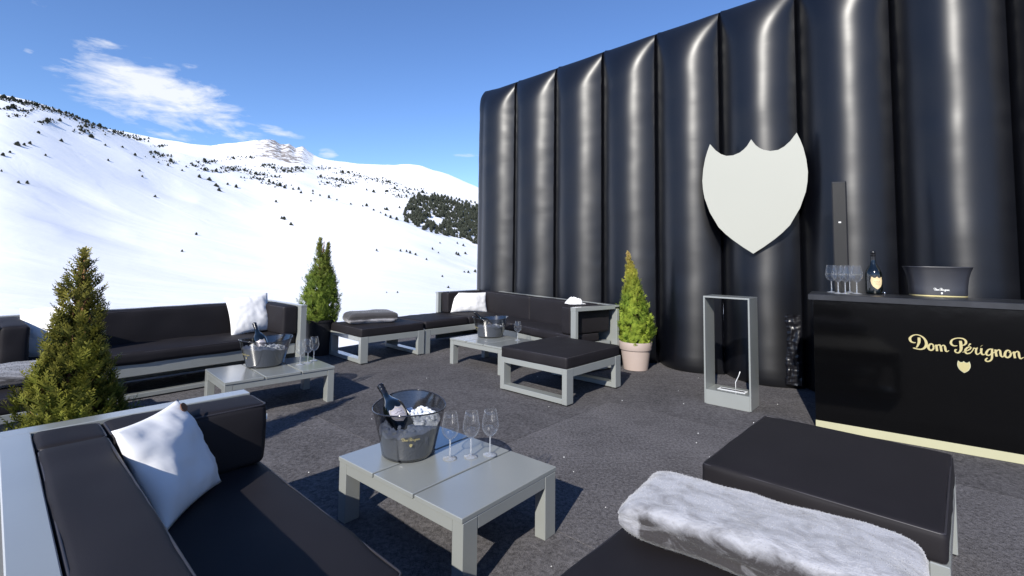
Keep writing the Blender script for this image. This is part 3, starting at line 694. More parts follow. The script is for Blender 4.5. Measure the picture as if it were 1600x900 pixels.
# near sofa, back along the left foreground (root axes are the terrace axes)
s = thing('sofa', 'near sofa with charcoal cushions and wide grey top rail in the left foreground', 'sofa', (-1.2, 1.3, 0), 0, 'grey framed lounge sofas')
def rel(o, root):
    o.location = -Vector(root.location); return o
def part(root, name, boxes, fr, bev=.003, material='paint'):
    mb = MB()
    for b in boxes: fr.box(mb, *b, bev)
    return rel(mb.build(name, material, root, 30), root)
def cush(root, fr, *a, **k): return rel(cushion(fr, *a, root, **k), root)
F1 = Frame(0, 0, radians(136.93)); ue = 2.535; un = .05; HB1 = .66; OC1 = .40; OF1 = .30
part(s, 'back_rail', [(un, ue - .082, .053, .133, HB1 - .022, HB1)], F1)
part(s, 'arm_rail', [(ue - .0815, ue, .053, .86, HB1 - .022, HB1 - .001)], F1)
part(s, 'back_panel', [(un, ue - .002, .058, .074, .012, HB1 - .0225)], F1)
part(s, 'arm_panel', [(ue - .018, ue - .002, .075, .85, .012, HB1 - .0225)], F1)
for u0, v0 in ((ue - .07, .80), (un, .76), (un, .075)):
    part(s, 'leg', [(u0, u0 + .05, v0, v0 + .055, 0, .26 if u0 < 1 else HB1 - .0225)], F1)
part(s, 'seat_apron', [(un + .061, ue - .085, .80, .822, OF1 - .09, OF1 - .002)], F1)
part(s, 'seat_base', [(un, ue - .02, .076, .798, OF1 - .05, OF1 - .006)], F1)
cush(s, F1, un + .02, 1.20, .325, .865, OF1 - .004, OC1 - .004, name='seat_cushion', seed=3)
cush(s, F1, 1.203, ue - .095, .325, .865, OF1 - .004, OC1 - .004, name='seat_cushion', seed=4)
cush(s, F1, un + .02, ue - .305, .137, .320, OF1 + .003, HB1 - .002, name='back_cushion', r=.022, crown=.008, seed=5)
cush(s, F1, ue - .30, ue - .086, .137, .322, OF1 + .003, HB1 - .004, name='back_cushion', r=.022, crown=.008, seed=6)
cush(s, F1, ue - .29, ue - .086, .327, .862, OC1 + .002, HB1 - .004, name='arm_cushion', r=.024, crown=.009, seed=7)

mb = MB(); F1.box(mb, ue - .284, ue - .276, .8585, .8625, HB1 - .075, HB1 - .052, .0005); rel(mb.build('care_tag', 'print', s), s)

# corner sofa along the wall
s = thing('sofa', 'corner sofa standing along the foot of the black wall, open frame arm at right', 'sofa', (.1, 7.0, 0), 0, 'grey framed lounge sofas')
G = Vector((-1.139, 6.543)); FW = Frame(G.x, G.y, radians(136.93))
C2 = Vector((-.465, 8.44)); FL = Frame(C2.x, C2.y, radians(-55.7)); LL = 3.12
part(s, 'wing_leg', [(0, .05, 0, .09, 0, OF)], FW); part(s, 'wing_leg', [(.75, .80, 0, .09, 0, OF)], FW)
part(s, 'wing_apron', [(.002, .026, .0905, 1.25, OF - .085, OF - .001)], FW)
part(s, 'wing_apron', [(.0505, .7495, .004, .03, OF - .07, OF - .002)], FW)
part(s, 'wing_back_rail', [(.735, .805, .79, 1.83, HB - .022, HB)], FW)
part(s, 'wing_back_panel', [(.786, .802, .80, 1.83, .012, HB - .0225)], FW)
part(s, 'wing_post', [(.73, .7855, .79, .85, OC, HB - .0225)], FW)
cush(s, FW, .008, .73, .006, .775, OF - .002, OC, name='seat_cushion', seed=11)
cush(s, FW, .008, .725, .782, 1.45, OF - .002, OC - .006, name='seat_cushion', seed=12)
cush(s, FW, .57, .73, .855, 1.62, OC + .002, HB - .008, name='back_cushion', r=.024, crown=.01, seed=13)
part(s, 'back_rail', [(-.02, LL, .0, .068, HB - .023, HB - .001)], FL)
part(s, 'back_panel', [(.05, LL - .09, .004, .02, .012, HB - .0235)], FL)
part(s, 'arm_frame', [(LL - .082, LL, .0685, .70, HB - .045, HB - .0012), (LL - .08, LL - .001, .655, .699, 0, HB - .0455), (LL - .08, LL - .001, .003, .046, 0, HB - .0455), (LL - .079, LL - .002, .0465, .6545, .02, .06)], FL)
part(s, 'seat_apron', [(.75, LL - .083, .66, .684, OF - .085, OF - .001)], FL)
part(s, 'seat_apron', [(LL - .12, LL - .10, .05, .655, OF - .085, OF - .001)], FL)
part(s, 'seat_base', [(.5, LL - .122, .03, .655, OF - .05, OF - .008)], FL)
part(s, 'inner_rail', [(.78, LL - .2, .60, .64, .02, .06)], FL)
cush(s, FL, .52, 1.85, .235, .70, OF - .003, OC - .003, name='seat_cushion', seed=14)
cush(s, FL, 1.854, LL - .09, .235, .70, OF - .003, OC - .003, name='seat_cushion', seed=15)
cush(s, FL, .22, 1.62, .072, .23, OF + .004, HB - .008, name='back_cushion', r=.024, crown=.01, seed=16)
cush(s, FL, 1.625, LL - .27, .072, .23, OF + .004, HB - .008, name='back_cushion', r=.024, crown=.01, seed=17)
cush(s, FL, LL - .255, LL - .09, .072, .69, OC + .003, HB - .010, name='arm_cushion', r=.024, crown=.01, seed=18)

# long sofa on the left
s = thing('sofa', 'long sofa with charcoal cushions on the left, set before the snow slope', 'sofa', (-3.1, 4.7, 0), 0, 'grey framed lounge sofas')
F3 = Frame(AF.x, AF.y, A3); L3 = 2.44; D3 = .90
part(s, 'back_rail', [(0, L3, D3 - .068, D3, HB - .022, HB)], F3)
part(s, 'back_panel', [(.0, L3, D3 - .018, D3 - .003, .012, HB - .0225)], F3)
for u0, u1 in ((0, .07), (L3 - .07, L3)):
    part(s, 'arm_rail', [(u0, u1, .0, D3 - .0685, HB - .022, HB - .001)], F3)
    part(s, 'arm_panel', [(u0 + (.001 if u0 == 0 else .055), u0 + (.015 if u0 == 0 else .069), .096, D3 - .07, .012, HB - .0225)], F3)
    part(s, 'leg', [(u0 + .001, u1 - .001, .001, .095, 0, HB - .0225)], F3)
part(s, 'seat_apron', [(.0715, L3 - .0715, .10, .124, OF - .11, OF - .001)], F3)
part(s, 'floor_rail', [(.0715, L3 - .0715, .11, .19, .012, .05)], F3)
part(s, 'seat_base', [(.0715, L3 - .0715, .125, D3 - .07, OF - .05, OF - .008)], F3)
cush(s, F3, .075, L3 - .075, .08, D3 - .235, OF - .003, OC - .003, name='seat_cushion', seed=22)
cush(s, F3, .24, L3 - .24, D3 - .232, D3 - .072, OF + .004, HB - .006, name='back_cushion', r=.024, crown=.012, seed=23)
cush(s, F3, .074, .236, .06, D3 - .072, OC + .003, HB - .010, name='arm_cushion', r=.026, crown=.01, seed=24)
cush(s, F3, L3 - .236, L3 - .074, .0, D3 - .072, OC + .003, HB - .010, name='arm_cushion', r=.026, crown=.01, seed=25)

def pose(pos, yaw, tilt, roll=0):
    """pillow: local x width, z height, y thickness; tilt leans it back, roll spins it in its own plane"""
    return Matrix.Translation(pos) @ Matrix.Rotation(yaw, 4, 'Z') @ Matrix.Rotation(tilt, 4, 'X') @ Matrix.Rotation(roll, 4, 'Y')
xa, ya, za = Vector((-.101, .995, -.011)), Vector((-.867, -.093, -.49)), Vector((-.488, -.04, .872))       # stands on the seat, leaning back into the corner
pm = Matrix((xa, ya, za)).transposed().to_4x4(); pm.translation = (-1.205, 1.79, .565)
pillow('scatter_pillow', 'white square pillow with tan leather patch tipped in the corner of the near sofa', .37, .37, .14, pm, 1, (.128, .145, -1))
p = FW.pt(.50, 1.22, 0)
pillow('scatter_pillow', 'white oblong pillow on the wing of the corner sofa by the black wall', .64, .33, .15, pose((p.x, p.y, .575), radians(27), radians(-16), radians(2)), 2)
p = F3.pt(.40, .50, 0)
pillow('scatter_pillow', 'white square pillow at the right end of the long left sofa', .46, .44, .16, pose((p.x, p.y, .63), radians(50), radians(-20), radians(-4)), 3)
p = F3.pt(L3 - .40, .44, 0)
pillow('scatter_pillow', 'pale pillow half in blue shade behind the big conifer, in the far left sofa corner', .46, .46, .16, pose((p.x, p.y, .625), radians(50 - 38), radians(-14), radians(-8)), 4)
# folded napkin on the arm of the corner sofa
def on_z(px, py, z):
    a_, e_ = survey(px, py); r = (z - CAM_H) / e_; return r * sin(a_), r * cos(a_)
mb = MB(); n = 22; zt = HB - .006
for i in range(n + 1):
    for j in range(n + 1):
        x = -1 + 2 * i / n; y = -1 + 2 * j / n; e = max(0, 1 - max(abs(x), abs(y)) ** 3)
        h = .012 + .075 * max(0, 1 - abs(x + .30 + .2 * y) * 2.3) + .060 * max(0, 1 - abs(x - .48 - .15 * y) * 3.0) + noise.noise(Vector((x * 3, y * 3, 2))) * .012
        mb.v.append((x * .105 + noise.noise(Vector((x * 2, y * 2, 6))) * .02, y * .085 + noise.noise(Vector((x * 2, y * 2, 9))) * .02, max(.001, h * e ** .5)))
for i in range(n):
    for j in range(n): a = i * (n + 1) + j; mb.f.append((a, a + n + 1, a + n + 2, a + 1))
o = tag(mb.build('napkin', 'pillow', None, True), 'small white folded napkin with two peaks lying on the corner sofa arm', 'napkin')
x_, y_ = on_z(899, 475, zt); o.location = (x_, y_, zt + .004); o.rotation_euler = (0, 0, radians(20))

# plush blankets
def blanket(name, label, L, W, H, mtx, material, seed, pile, layers=1, group='plush blankets'):
    mb = MB(); n1, n2 = 64, 56
    for a in range(n1 + 1):
        x = -1 + 2 * a / n1; end = (1 - abs(x) ** 9) ** .5 if abs(x) < 1 else 0
        for b in range(n2):
            f = 2 * pi * b / n2; c, s_ = cos(f), sin(f)
            e = .42; cx = math.copysign(abs(c) ** e, c); cz = math.copysign(abs(s_) ** .62, s_)
            sc2 = .30 + .70 * end
            X_ = x * L / 2; Y_ = cx * W / 2 * (.86 + .14 * end); Z_ = (cz * .5 + .5) * H * sc2 + (1 - sc2) * H * .42
            q = Vector((X_ * 4 + seed * 5, Y_ * 7, Z_ * 7)); d = noise.noise(q) * .013 + noise.noise(q * 2.3) * .006 + abs(noise.noise(Vector((X_ * 2.2 + seed, Y_ * 9, 2)))) * -.010 + noise.noise(q * 5) * .002
            if layers == 2: d -= .016 * math.exp(-((Z_ / H - .52) / .07) ** 2) * (1 if abs(c) > .45 else 0)
            if layers == 1: d -= .014 * math.exp(-((Z_ / H - .36 + .1 * sin(X_ * 6)) / .06) ** 2) * (1 if abs(c) > .5 else 0)
            nrm = Vector((0, c, s_)); k = min(1, Z_ / (H * .25) + .1)
            d *= (.4 + .6 * min(1, H / .12)); P = Vector((X_ + (noise.noise(q + Vector((9, 0, 0))) * .025 if abs(x) > .9 else 0), Y_ + nrm.y * d, max(0.0, Z_ + nrm.z * d * k)))
            mb.v.append(P); t = pile(X_ / L * 2, Y_ / W * 2, Z_ / H); mb.c.append((t, t, t))
    for a in range(n1):
        for b in range(n2): c = (b + 1) % n2; mb.f.append((a * n2 + b, (a + 1) * n2 + b, (a + 1) * n2 + c, a * n2 + c))
    mb.f.append(tuple(range(n2))[::-1][::-1]); mb.f.append(tuple(n1 * n2 + b for b in range(n2))[::-1])
    bm = bmesh.new()
    o = mb.build(name, material, None, True, 'pile'); o.matrix_world = mtx
    bm.from_mesh(o.data); bmesh.ops.recalc_face_normals(bm, faces=bm.faces[:]); bm.to_mesh(o.data); bm.free()
    rng = random.Random(seed); fz = MB(); me = o.data; ca = me.color_attributes['pile'].data; L_ = .0042 if layers == 1 else .007
    area = sum(p.area for p in me.polygons)
    for p in me.polygons:
        k = p.area / area * (9000 if layers == 1 else 4500); k = int(k) + (rng.random() < k % 1)
        vs = [me.vertices[i].co for i in p.vertices][:4]
        if len(p.vertices) > 4: continue
        for _ in range(k):
            a, b = rng.random(), rng.random(); q = (vs[0] * (1 - a) + vs[1] * a) * (1 - b) + (vs[3] * (1 - a) + vs[2] * a) * b
            d = (p.normal + Vector((rng.uniform(-.9, .9), rng.uniform(-.9, .9), rng.uniform(-.7, .5)))).normalized(); s_ = d.orthogonal().normalized() * .0011; l = L_ * rng.uniform(.5, 1.2)
            c = ca[p.vertices[0]].color[0]; fz.add([q - s_, q + s_, q + d * l], [(0, 1, 2)], (c, c, c))
    fz.build('pile', material, o, False, 'pile')['kind'] = 'stuff'
    return tag(o, label, 'blanket', group)
sm = lambda a, b, x: max(0, min(1, (x - a) / (b - a)))
c = Vector((.735, 1.475)); bx = Matrix.Translation((c.x, c.y, OC + .002)) @ Matrix.Rotation(radians(-37), 4, 'Z')
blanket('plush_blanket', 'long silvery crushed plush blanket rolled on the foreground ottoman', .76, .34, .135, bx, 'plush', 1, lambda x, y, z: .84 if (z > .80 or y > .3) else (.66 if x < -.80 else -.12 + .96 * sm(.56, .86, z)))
c = P2.location; bx = Matrix.Translation((c.x - .09, c.y - .02, OC - .002)) @ Matrix.Rotation(radians(30), 4, 'Z')
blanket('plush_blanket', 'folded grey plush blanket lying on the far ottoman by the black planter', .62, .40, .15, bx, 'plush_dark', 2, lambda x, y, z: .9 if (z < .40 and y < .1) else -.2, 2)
c = P5.location; bx = Matrix.Translation((c.x - .05, c.y, OC - .002)) @ Matrix.Rotation(radians(40), 4, 'Z')
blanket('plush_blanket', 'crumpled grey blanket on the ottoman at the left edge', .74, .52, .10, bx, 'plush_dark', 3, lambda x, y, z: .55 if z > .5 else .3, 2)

# ------------------------------------------------------------------ lettering
TEXT = [[[-255,47,3.5],[-262,45,6.1],[-271,46,8.6],[-281,52,12.2],[-286,63,14.7],[-286,75,14.0],[-278,88,10.2],[-267,97,7.6],[-254,102,6.1],[-240,102,6.5],[-230,99,7.5],[-219,92,9.0],[-209,82,11.0],[-201,67,13.9],[-197,49,15.9],[-199,32,15.4],[-206,18,13.4],[-216,8,10.5],[-228,3,8.5],[-241,2,7.5],[-253,4,7.6],[-263,6,8.6],[-272,7,3.5]],[[-236,84,15.6],[-236,68,16.1],[-237,51,15.1],[-241,38,13.1],[-246,24,10.1],[-253,12,6.0]],[[-159,31,5.9],[-162,42,8.4],[-169,47,8.4],[-178,43,9.9],[-185,31,12.9],[-187,17,13.9],[-182,6,10.9],[-173,2,8.9],[-164,8,9.9],[-159,20,9.9],[-160,31,7.4],[-165,34,4.9]],[[-163,32,3.9],[-154,33,4.4],[-145,41,4.9]],[[-144,44,11.8],[-143,24,12.8],[-141,0,12.7]],[[-141,33,4.9],[-134,42,6.4],[-128,45,7.3],[-123,40,10.3],[-120,24,12.7],[-118,0,12.7]],[[-119,34,4.9],[-111,42,6.3],[-104,44,7.3],[-99,37,10.7],[-97,21,12.6],[-95,8,11.2],[-89,3,6.8],[-78,12,2.9]],[[-34,50,3.8],[-42,47,5.8],[-52,47,8.2],[-61,52,11.1],[-66,61,13.0],[-66,72,12.1],[-61,84,9.2],[-51,93,7.2],[-38,99,6.2],[-26,102,6.2],[-14,102,6.7],[-3,100,8.1],[6,93,10.4],[11,83,12.8],[10,71,11.8],[5,62,9.0],[-3,56,6.6],[-9,54,3.3]],[[-17,84,14.3],[-16,71,15.7],[-15,55,16.2],[-15,36,15.2],[-18,19,12.4],[-25,6,9.1],[-33,1,7.6],[-43,4,8.1],[-47,12,9.6],[-45,20,9.1],[-37,22,5.3]],[[-9,8,3.0],[1,13,4.0],[14,21,5.0],[27,31,6.0],[34,40,6.5],[34,47,6.0],[27,48,6.5],[16,41,8.6],[7,28,11.1],[5,14,11.6],[10,3,9.6],[20,3,7.5],[32,10,5.5],[41,23,5.0],[47,37,6.0],[49,44,7.5]],[[34,71,8.5],[28,63,7.0],[22,53,4.0]],[[49,44,7.0],[54,41,6.5],[62,42,6.5],[69,47,5.5]],[[63,42,8.5],[59,26,10.0],[59,11,10.0],[64,3,8.0],[72,7,5.0],[80,17,4.5],[85,28,5.0]],[[87,46,11.4],[85,28,11.4],[86,12,10.4],[92,4,7.9],[103,9,3.9]],[[87,62,14.4],[88,61,14.4]],[[139,44,7.3],[132,46,6.4],[122,41,8.3],[114,29,10.8],[109,16,11.3],[112,5,9.8],[120,3,7.9],[129,9,5.9],[135,21,4.9]],[[139,49,10.3],[138,29,11.2],[137,9,11.2],[136,-11,10.3],[131,-26,8.8],[122,-35,7.8],[112,-38,7.9],[105,-34,8.9],[106,-24,8.4],[115,-15,5.4]],[[137,16,3.4],[144,22,4.4],[152,30,4.4]],[[155,45,11.2],[156,22,11.7],[159,0,11.7]],[[159,31,4.4],[166,42,5.8],[172,45,7.3],[177,39,10.2],[178,22,11.6],[180,7,10.6],[187,1,6.8],[195,12,3.4]],[[227,31,5.7],[223,43,8.1],[215,47,7.7],[206,41,10.1],[200,26,12.5],[199,12,12.5],[204,2,10.1],[213,0,8.2],[222,9,10.0],[227,24,9.6],[224,34,5.7],[217,35,3.8]],[[223,31,3.4],[233,31,4.3],[241,40,4.3]],[[243,42,11.4],[243,21,11.4],[246,0,11.4]],[[246,30,4.3],[252,41,5.7],[259,45,7.1],[264,38,10.0],[265,21,11.4],[267,6,9.9],[273,0,6.6],[286,11,2.8]]]
def stroke_mesh(mb, pts, scale, fn, thick, k, boost=1.0):
    """one pen stroke as a raised ribbon; fn maps (along, up, out) to the surface"""
    P = [Vector((x * scale / 1000, z * scale / 1000)) for x, z, w_ in pts]; W = [w_ * scale / 1000 * boost for _, _, w_ in pts]
    if len(P) == 2: P.insert(1, (P[0] + P[1]) / 2); W.insert(1, (W[0] + W[1]) / 2)
    R, RW = [], []
    for i in range(len(P) - 1):
        p0, p1, p2, p3 = P[max(i - 1, 0)], P[i], P[i + 1], P[min(i + 2, len(P) - 1)]
        for j in range(4):
            t = j / 4; R.append(.5 * ((2 * p1) + (p2 - p0) * t + (2 * p0 - 5 * p1 + 4 * p2 - p3) * t * t + (3 * p1 - p0 - 3 * p2 + p3) * t ** 3)); RW.append(W[i] + (W[i + 1] - W[i]) * t)
    R.append(P[-1]); RW.append(W[-1]); n = len(R); h = thick + k * thick * .02; L, Q = [], []
    for i in range(n):
        t = (R[min(i + 1, n - 1)] - R[max(i - 1, 0)])
        t = t.normalized() if t.length > 1e-9 else Vector((1, 0)); nn = Vector((-t.y, t.x)) * RW[i] / 2
        L.append(R[i] + nn); Q.append(R[i] - nn)
    vs = [fn(p.x, p.y, h) for p in L] + [fn(p.x, p.y, h) for p in Q] + [fn(p.x, p.y, 0.0002) for p in L] + [fn(p.x, p.y, 0.0002) for p in Q]
    fs = []
    for i in range(n - 1): fs += [(n + i, n + i + 1, i + 1, i), (i, i + 1, 2 * n + i + 1, 2 * n + i), (3 * n + i, 3 * n + i + 1, n + i + 1, n + i)]
    fs += [(0, 2 * n, 3 * n, n), (n - 1, 2 * n - 1, 4 * n - 1, 3 * n - 1)]
    mb.add(vs, fs)
def write(parent, scale, fn, thick, material, boost=1.0):
    words = (TEXT[:7], TEXT[7:])
    for wds in words:
        mb = MB()
        for k, s_ in enumerate(wds): stroke_mesh(mb, s_, scale, fn, thick, k % 5, boost)
        mb.build('lettering', material, parent)
def crest_patch(mb, wd_, hg, fn, out, ncol=14, nrow=6, poly=None):
    """shield outline laid on any surface as a fine grid"""
    poly = poly or [(x / .506 * wd_ / 2, z / 1.206 * hg) for x, z in SH]; vs, fs = [], []
    xs = [-wd_ / 2 * .999 + wd_ * .998 * i / ncol for i in range(ncol + 1)]
    for x in xs:
        zz = []
        for (x0, z0), (x1, z1) in zip(poly, poly[1:] + poly[:1]):
            if (x0 > x) != (x1 > x): zz.append(z0 + (z1 - z0) * (x - x0) / (x1 - x0))
        lo, hi = (min(zz), max(zz)) if zz else (0, 0)
        for j in range(nrow + 1): vs.append(fn(x, lo + (hi - lo) * j / nrow, out))
    for i in range(ncol):
        for j in range(nrow): a = i * (nrow + 1) + j; fs.append((a, a + nrow + 1, a + nrow + 2, a + 1))
    mb.add(vs, fs)

# ------------------------------------------------------------------ bar
BA = radians(-34.84); bar = thing('bar_counter', 'glossy black bar counter with gold script and a pale gold plinth', 'bar', (2.381, 3.875, 0), BA)
BL, BD, BH = 2.2, .40, 1.034
mb = MB(); mb.box(.0, BL, .014, BD, .004, BH - .045, .002); mb.build('bar_body', 'gloss', bar, 30)
mb = MB(); mb.box(.0, BL, .0, .0135, .062, BH - .047, .0015); mb.build('front_panel', 'gloss', bar, 30)
mb = MB(); mb.box(-.001, BL, -.004, .0135, .002, .0615, .001); mb.build('plinth_strip', 'strip', bar, 30)
mb = MB(); mb.box(-.03, BL + .03, -.03, BD + .03, BH - .0445, BH, .003); mb.build('counter_top', 'stone', bar, 30)
fn = lambda x, z, o: (.8757 + x, -.0002 - o, .675 + z)
write(bar, 1.0, fn, .003, 'gold')
mb = MB(); crest_patch(mb, .060, .072, lambda x, z, o: (.871 + x, -.0002 - o, .584 + z), .0035); mb.build('shield_emblem', 'gold', bar)
mb = MB(); pl = [(x / .506 * .034, z / 1.206 * .081) for x, z in SH]; plate(mb, [(.871 + x, .584 + z) for x, z in pl[::-1]], -.0025, -.0003); mb.build('emblem_border', 'strip', bar)
def on_bar(u, v): p = Vector((2.381, 3.875)) + Vector((cos(BA), sin(BA))) * u + Vector((-sin(BA), cos(BA))) * v; return p

# speaker column behind the bar
sp = thing('column_speaker', 'slim tall black column speaker standing behind the bar', 'speaker', (2.845, 4.215, 0), radians(-36))
mb = MB(); mb.box(-.053, .053, -.045, .055, .03, 1.985, .006); mb.build('cabinet', 'blackpot', sp, 30)
mb = MB(); mb.box(-.047, .047, -.051, -.0455, .10, 1.97, .002); mb.build('grille', 'speaker', sp, 30)
mb = MB(); mb.box(-.009, .009, -.0535, -.0515, 1.622, 1.633, 0); mb.build('badge', 'print', sp)
mb = MB(); mb.box(-.13, .13, -.085, .14, 0, .0295, .006); mb.build('foot_plate', 'blackpot', sp, 30)

# ------------------------------------------------------------------ tabletop fire frame
FA = radians(138.7); fr = thing('fire_frame', 'tall open grey metal fireplace frame with a burner in its base, near the bar', 'fireplace', (2.054, 4.234, 0), FA)
FLn, FD, FH, FT = .395, .245, .964, .014
F = Frame(0, 0, 0)
def fpart(name, bx, m='paint', bev=.0015):
    mb = MB(); F.box(mb, *bx, bev); return mb.build(name, m, fr, 30)
fpart('side_panel', (0, FT, 0, FD, .004, FH - FT - .0005)); fpart('side_panel', (FLn - FT, FLn, 0, FD, .004, FH - FT - .0005))
fpart('top_panel', (0, FLn, 0, FD, FH - FT, FH))
fpart('base_box', (FT + .0005, FLn - FT - .0005, .001, FD - .001, .0, .128))
bt = fpart('burner_tray', (.07, FLn - .09, .075, .165, .1285, .131), 'steel', .0005)
mb = MB(); F.box(mb, .085, FLn - .105, .105, .135, .1314, .1325, 0); mb.build('burner_slot', 'edge', bt)
mb = MB(); mb.tube([F.pt(.16, .12, .131), F.pt(.16, .12, .205), F.pt(.125, .10, .275), F.pt(.112, .09, .31)], .0034, 6); tag(mb.build('burner_key', 'steel', None, True), 'thin white bent rod standing on the fireplace burner', 'rod').matrix_world = Matrix.Translation((2.054, 4.234, 0)) @ Matrix.Rotation(FA, 4, 'Z')

# ------------------------------------------------------------------ glasses
GP = [(.0002, .0016), (.034, .0022), (.0345, .0035), (.020, .006), (.0065, .0105), (.0042, .020), (.0038, .075), (.0048, .090), (.012, .096), (.026, .106), (.037, .122), (.0425, .142), (.0418, .160), (.038, .182), (.0335, .205), (.0305, .222)]
GIN = [(r - .0011, z) for r, z in GP[8:][::-1]] + [(.004, .0985), (.0002, .0975)]
def make_glass(label, group):
    t = thing('wine_glass', label, 'wine glass', group=group)
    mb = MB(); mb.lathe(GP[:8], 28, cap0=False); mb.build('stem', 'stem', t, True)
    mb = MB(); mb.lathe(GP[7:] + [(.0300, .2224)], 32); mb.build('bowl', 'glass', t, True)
    return t
def put(o, x, y, z, label, s=1.0, rz=0):
    o.location = (x, y, z); o.scale = (s, s, s); o.rotation_euler = (0, 0, rz); o['label'] = label; return o
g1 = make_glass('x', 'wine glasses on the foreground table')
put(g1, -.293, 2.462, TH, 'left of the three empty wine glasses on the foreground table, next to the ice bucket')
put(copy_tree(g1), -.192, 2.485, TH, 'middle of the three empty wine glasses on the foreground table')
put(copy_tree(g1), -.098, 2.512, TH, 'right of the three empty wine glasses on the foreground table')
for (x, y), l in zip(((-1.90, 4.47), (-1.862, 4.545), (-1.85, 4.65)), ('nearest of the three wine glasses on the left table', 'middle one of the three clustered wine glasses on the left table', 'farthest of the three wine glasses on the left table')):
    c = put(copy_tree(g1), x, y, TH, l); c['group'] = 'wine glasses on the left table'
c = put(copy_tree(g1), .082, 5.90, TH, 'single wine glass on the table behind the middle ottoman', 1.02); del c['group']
BG = ((1299.5, 457), (1310, 459), (1321, 459.5), (1328, 457.5), (1339, 459.5))
def on_z(px, py, z):
    a_, e_ = survey(px, py); r = (z - CAM_H) / e_; return r * sin(a_), r * cos(a_)
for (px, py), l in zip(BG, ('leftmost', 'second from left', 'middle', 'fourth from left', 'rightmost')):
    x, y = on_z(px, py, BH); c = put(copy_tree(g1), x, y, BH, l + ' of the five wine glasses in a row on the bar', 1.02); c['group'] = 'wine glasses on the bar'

# ------------------------------------------------------------------ champagne bottles
BP = [(.0005, .004), (.040, .001), (.052, .003), (.0555, .010), (.056, .03), (.056, .150), (.0545, .168), (.049, .188), (.040, .206), (.029, .226), (.0215, .243), (.0175, .262), (.0160, .280)]
FP = [(.0168, .262), (.0166, .300), (.0172, .306), (.0185, .309), (.0185, .316), (.0160, .318), (.0165, .326), (.0190, .332), (.0185, .341), (.012, .346), (.0005, .347)]
def make_bottle(label, group, lab='label'):
    t = thing('champagne_bottle', label, 'bottle', group=group)
    mb = MB(); mb.lathe(BP, 40); mb.build('glass_body', 'bottle', t, True)
    mb = MB(); mb.lathe(FP, 24); mb.build('neck_foil', 'foil', t, 50)
    def cyl(R):
        return lambda x, z, o: ((R + o) * sin(x / R), -(R + o) * cos(x / R), .092 + z)
    mb = MB(); crest_patch(mb, .086, .102, cyl(.056), .0006, 18, 8); l = mb.build('shield_label', lab, t, True)
    mb = MB(); P_ = [(x / .506 * .036, z / 1.206 * .085) for x, z in SH]
    for i in range(len(P_)): mb.tube([cyl(.056)(*P_[i], .0009), cyl(.056)(*P_[(i + 1) % len(P_)], .0009)], .0007, 4, False)
    mb.build('label_border', 'gold', l)
    mb = MB(); f_ = cyl(.056)
    for k, zz in enumerate((.008, -.006, -.014)):
        pts_ = [f_(-.020 + .04 * j / 8 + .004 * k, zz + (.003 * sin(j * 2.1 + k) if k == 0 else 0), .0009) for j in range(9)]; mb.tube(pts_, .0006 if k else .0011, 4, False)
    mb.build('label_print', 'edge', l)
    return t
b0 = make_bottle('dark champagne bottle with cream shield label standing on the bar', 'champagne bottles')
x, y = on_z(1366, 459.5, BH); b0.location = (x, y, BH); b0.rotation_euler = (0, 0, radians(-36 + 22))
x, y = on_z(1381, 460, BH)
mb = MB(); mb.tube([(0, 0, .006), (.006, 0, .012), (.012, .004, .013)], [.010, .012, .006], 9); mb.tube([(-.03, -.008, .004), (-.022, -.006, .006)], [.005, .006], 7)
o = tag(mb.build('foil_scrap', 'chrome', None, True), 'small crumpled silver foil beside the bottle on the bar', 'foil'); o.location = (x, y, BH)

# wide black wine basin
x, y = on_z(1478, 463.5, BH); bs = thing('wine_basin', 'wide black satin basin with white script and gold foot on the bar', 'basin', (x - .02, y + .05, BH), radians(-28))
bs.scale = (.86, .92, 1)
def sect(hw, hd, n=56, p=3.2):
    return [(math.copysign(abs(cos(2 * pi * k / n)) ** (2 / p), cos(2 * pi * k / n)) * hw, math.copysign(abs(sin(2 * pi * k / n)) ** (2 / p), sin(2 * pi * k / n)) * hd) for k in range(n)]
def loft(mb, rows, n=56, cap0=False, cap1=False):
    vs = []; fs = []
    for hw, hd, z, dz in rows:
        for (a_, b_) in sect(hw, hd, n): vs.append((a_, b_, z + dz * (a_ / hw) ** 2))
    for i in range(len(rows) - 1):
        for k in range(n): fs.append((i * n + k, i * n + (k + 1) % n, (i + 1) * n + (k + 1) % n, (i + 1) * n + k))
    if cap0: fs.append(tuple(range(n))[::-1])
    if cap1: fs.append(tuple((len(rows) - 1) * n + k for k in range(n)))
    mb.add(vs, fs)
rows = [(.196, .118, .0115, 0), (.199, .120, .02, 0), (.200, .121, .06, 0), (.204, .124, .10, 0), (.212, .130, .15, .0), (.224, .138, .19, .0), (.238, .148, .222, .0), (.242, .151, .226, .0), (.236, .146, .2265, 0), (.20, .12, .15, 0), (.18, .11, .03, 0)]
mb = MB(); loft(mb, rows, cap1=True); mb.build('basin_wall', 'basin', bs, True)
mb = MB(); loft(mb, [(.190, .112, 0, 0), (.197, .119, .002, 0), (.197, .119, .0105, 0), (.190, .112, .0112, 0)], cap0=True, cap1=True); mb.build('gold_foot', 'gold', bs, 40)
def on_basin(x, z, o):
    zz = .048 + z; k = .121; hw = .2005
    return (x, -(k * (1 - (abs(x) / hw) ** 3.2) ** (1 / 3.2)) - o - .0008, zz)
write(bs, .185, on_basin, .0006, 'print', 1.25)
mb = MB(); crest_patch(mb, .014, .016, lambda x, z, o: on_basin(x, z - .020, o), .0006, 6, 3); mb.build('shield_emblem', 'print', bs)

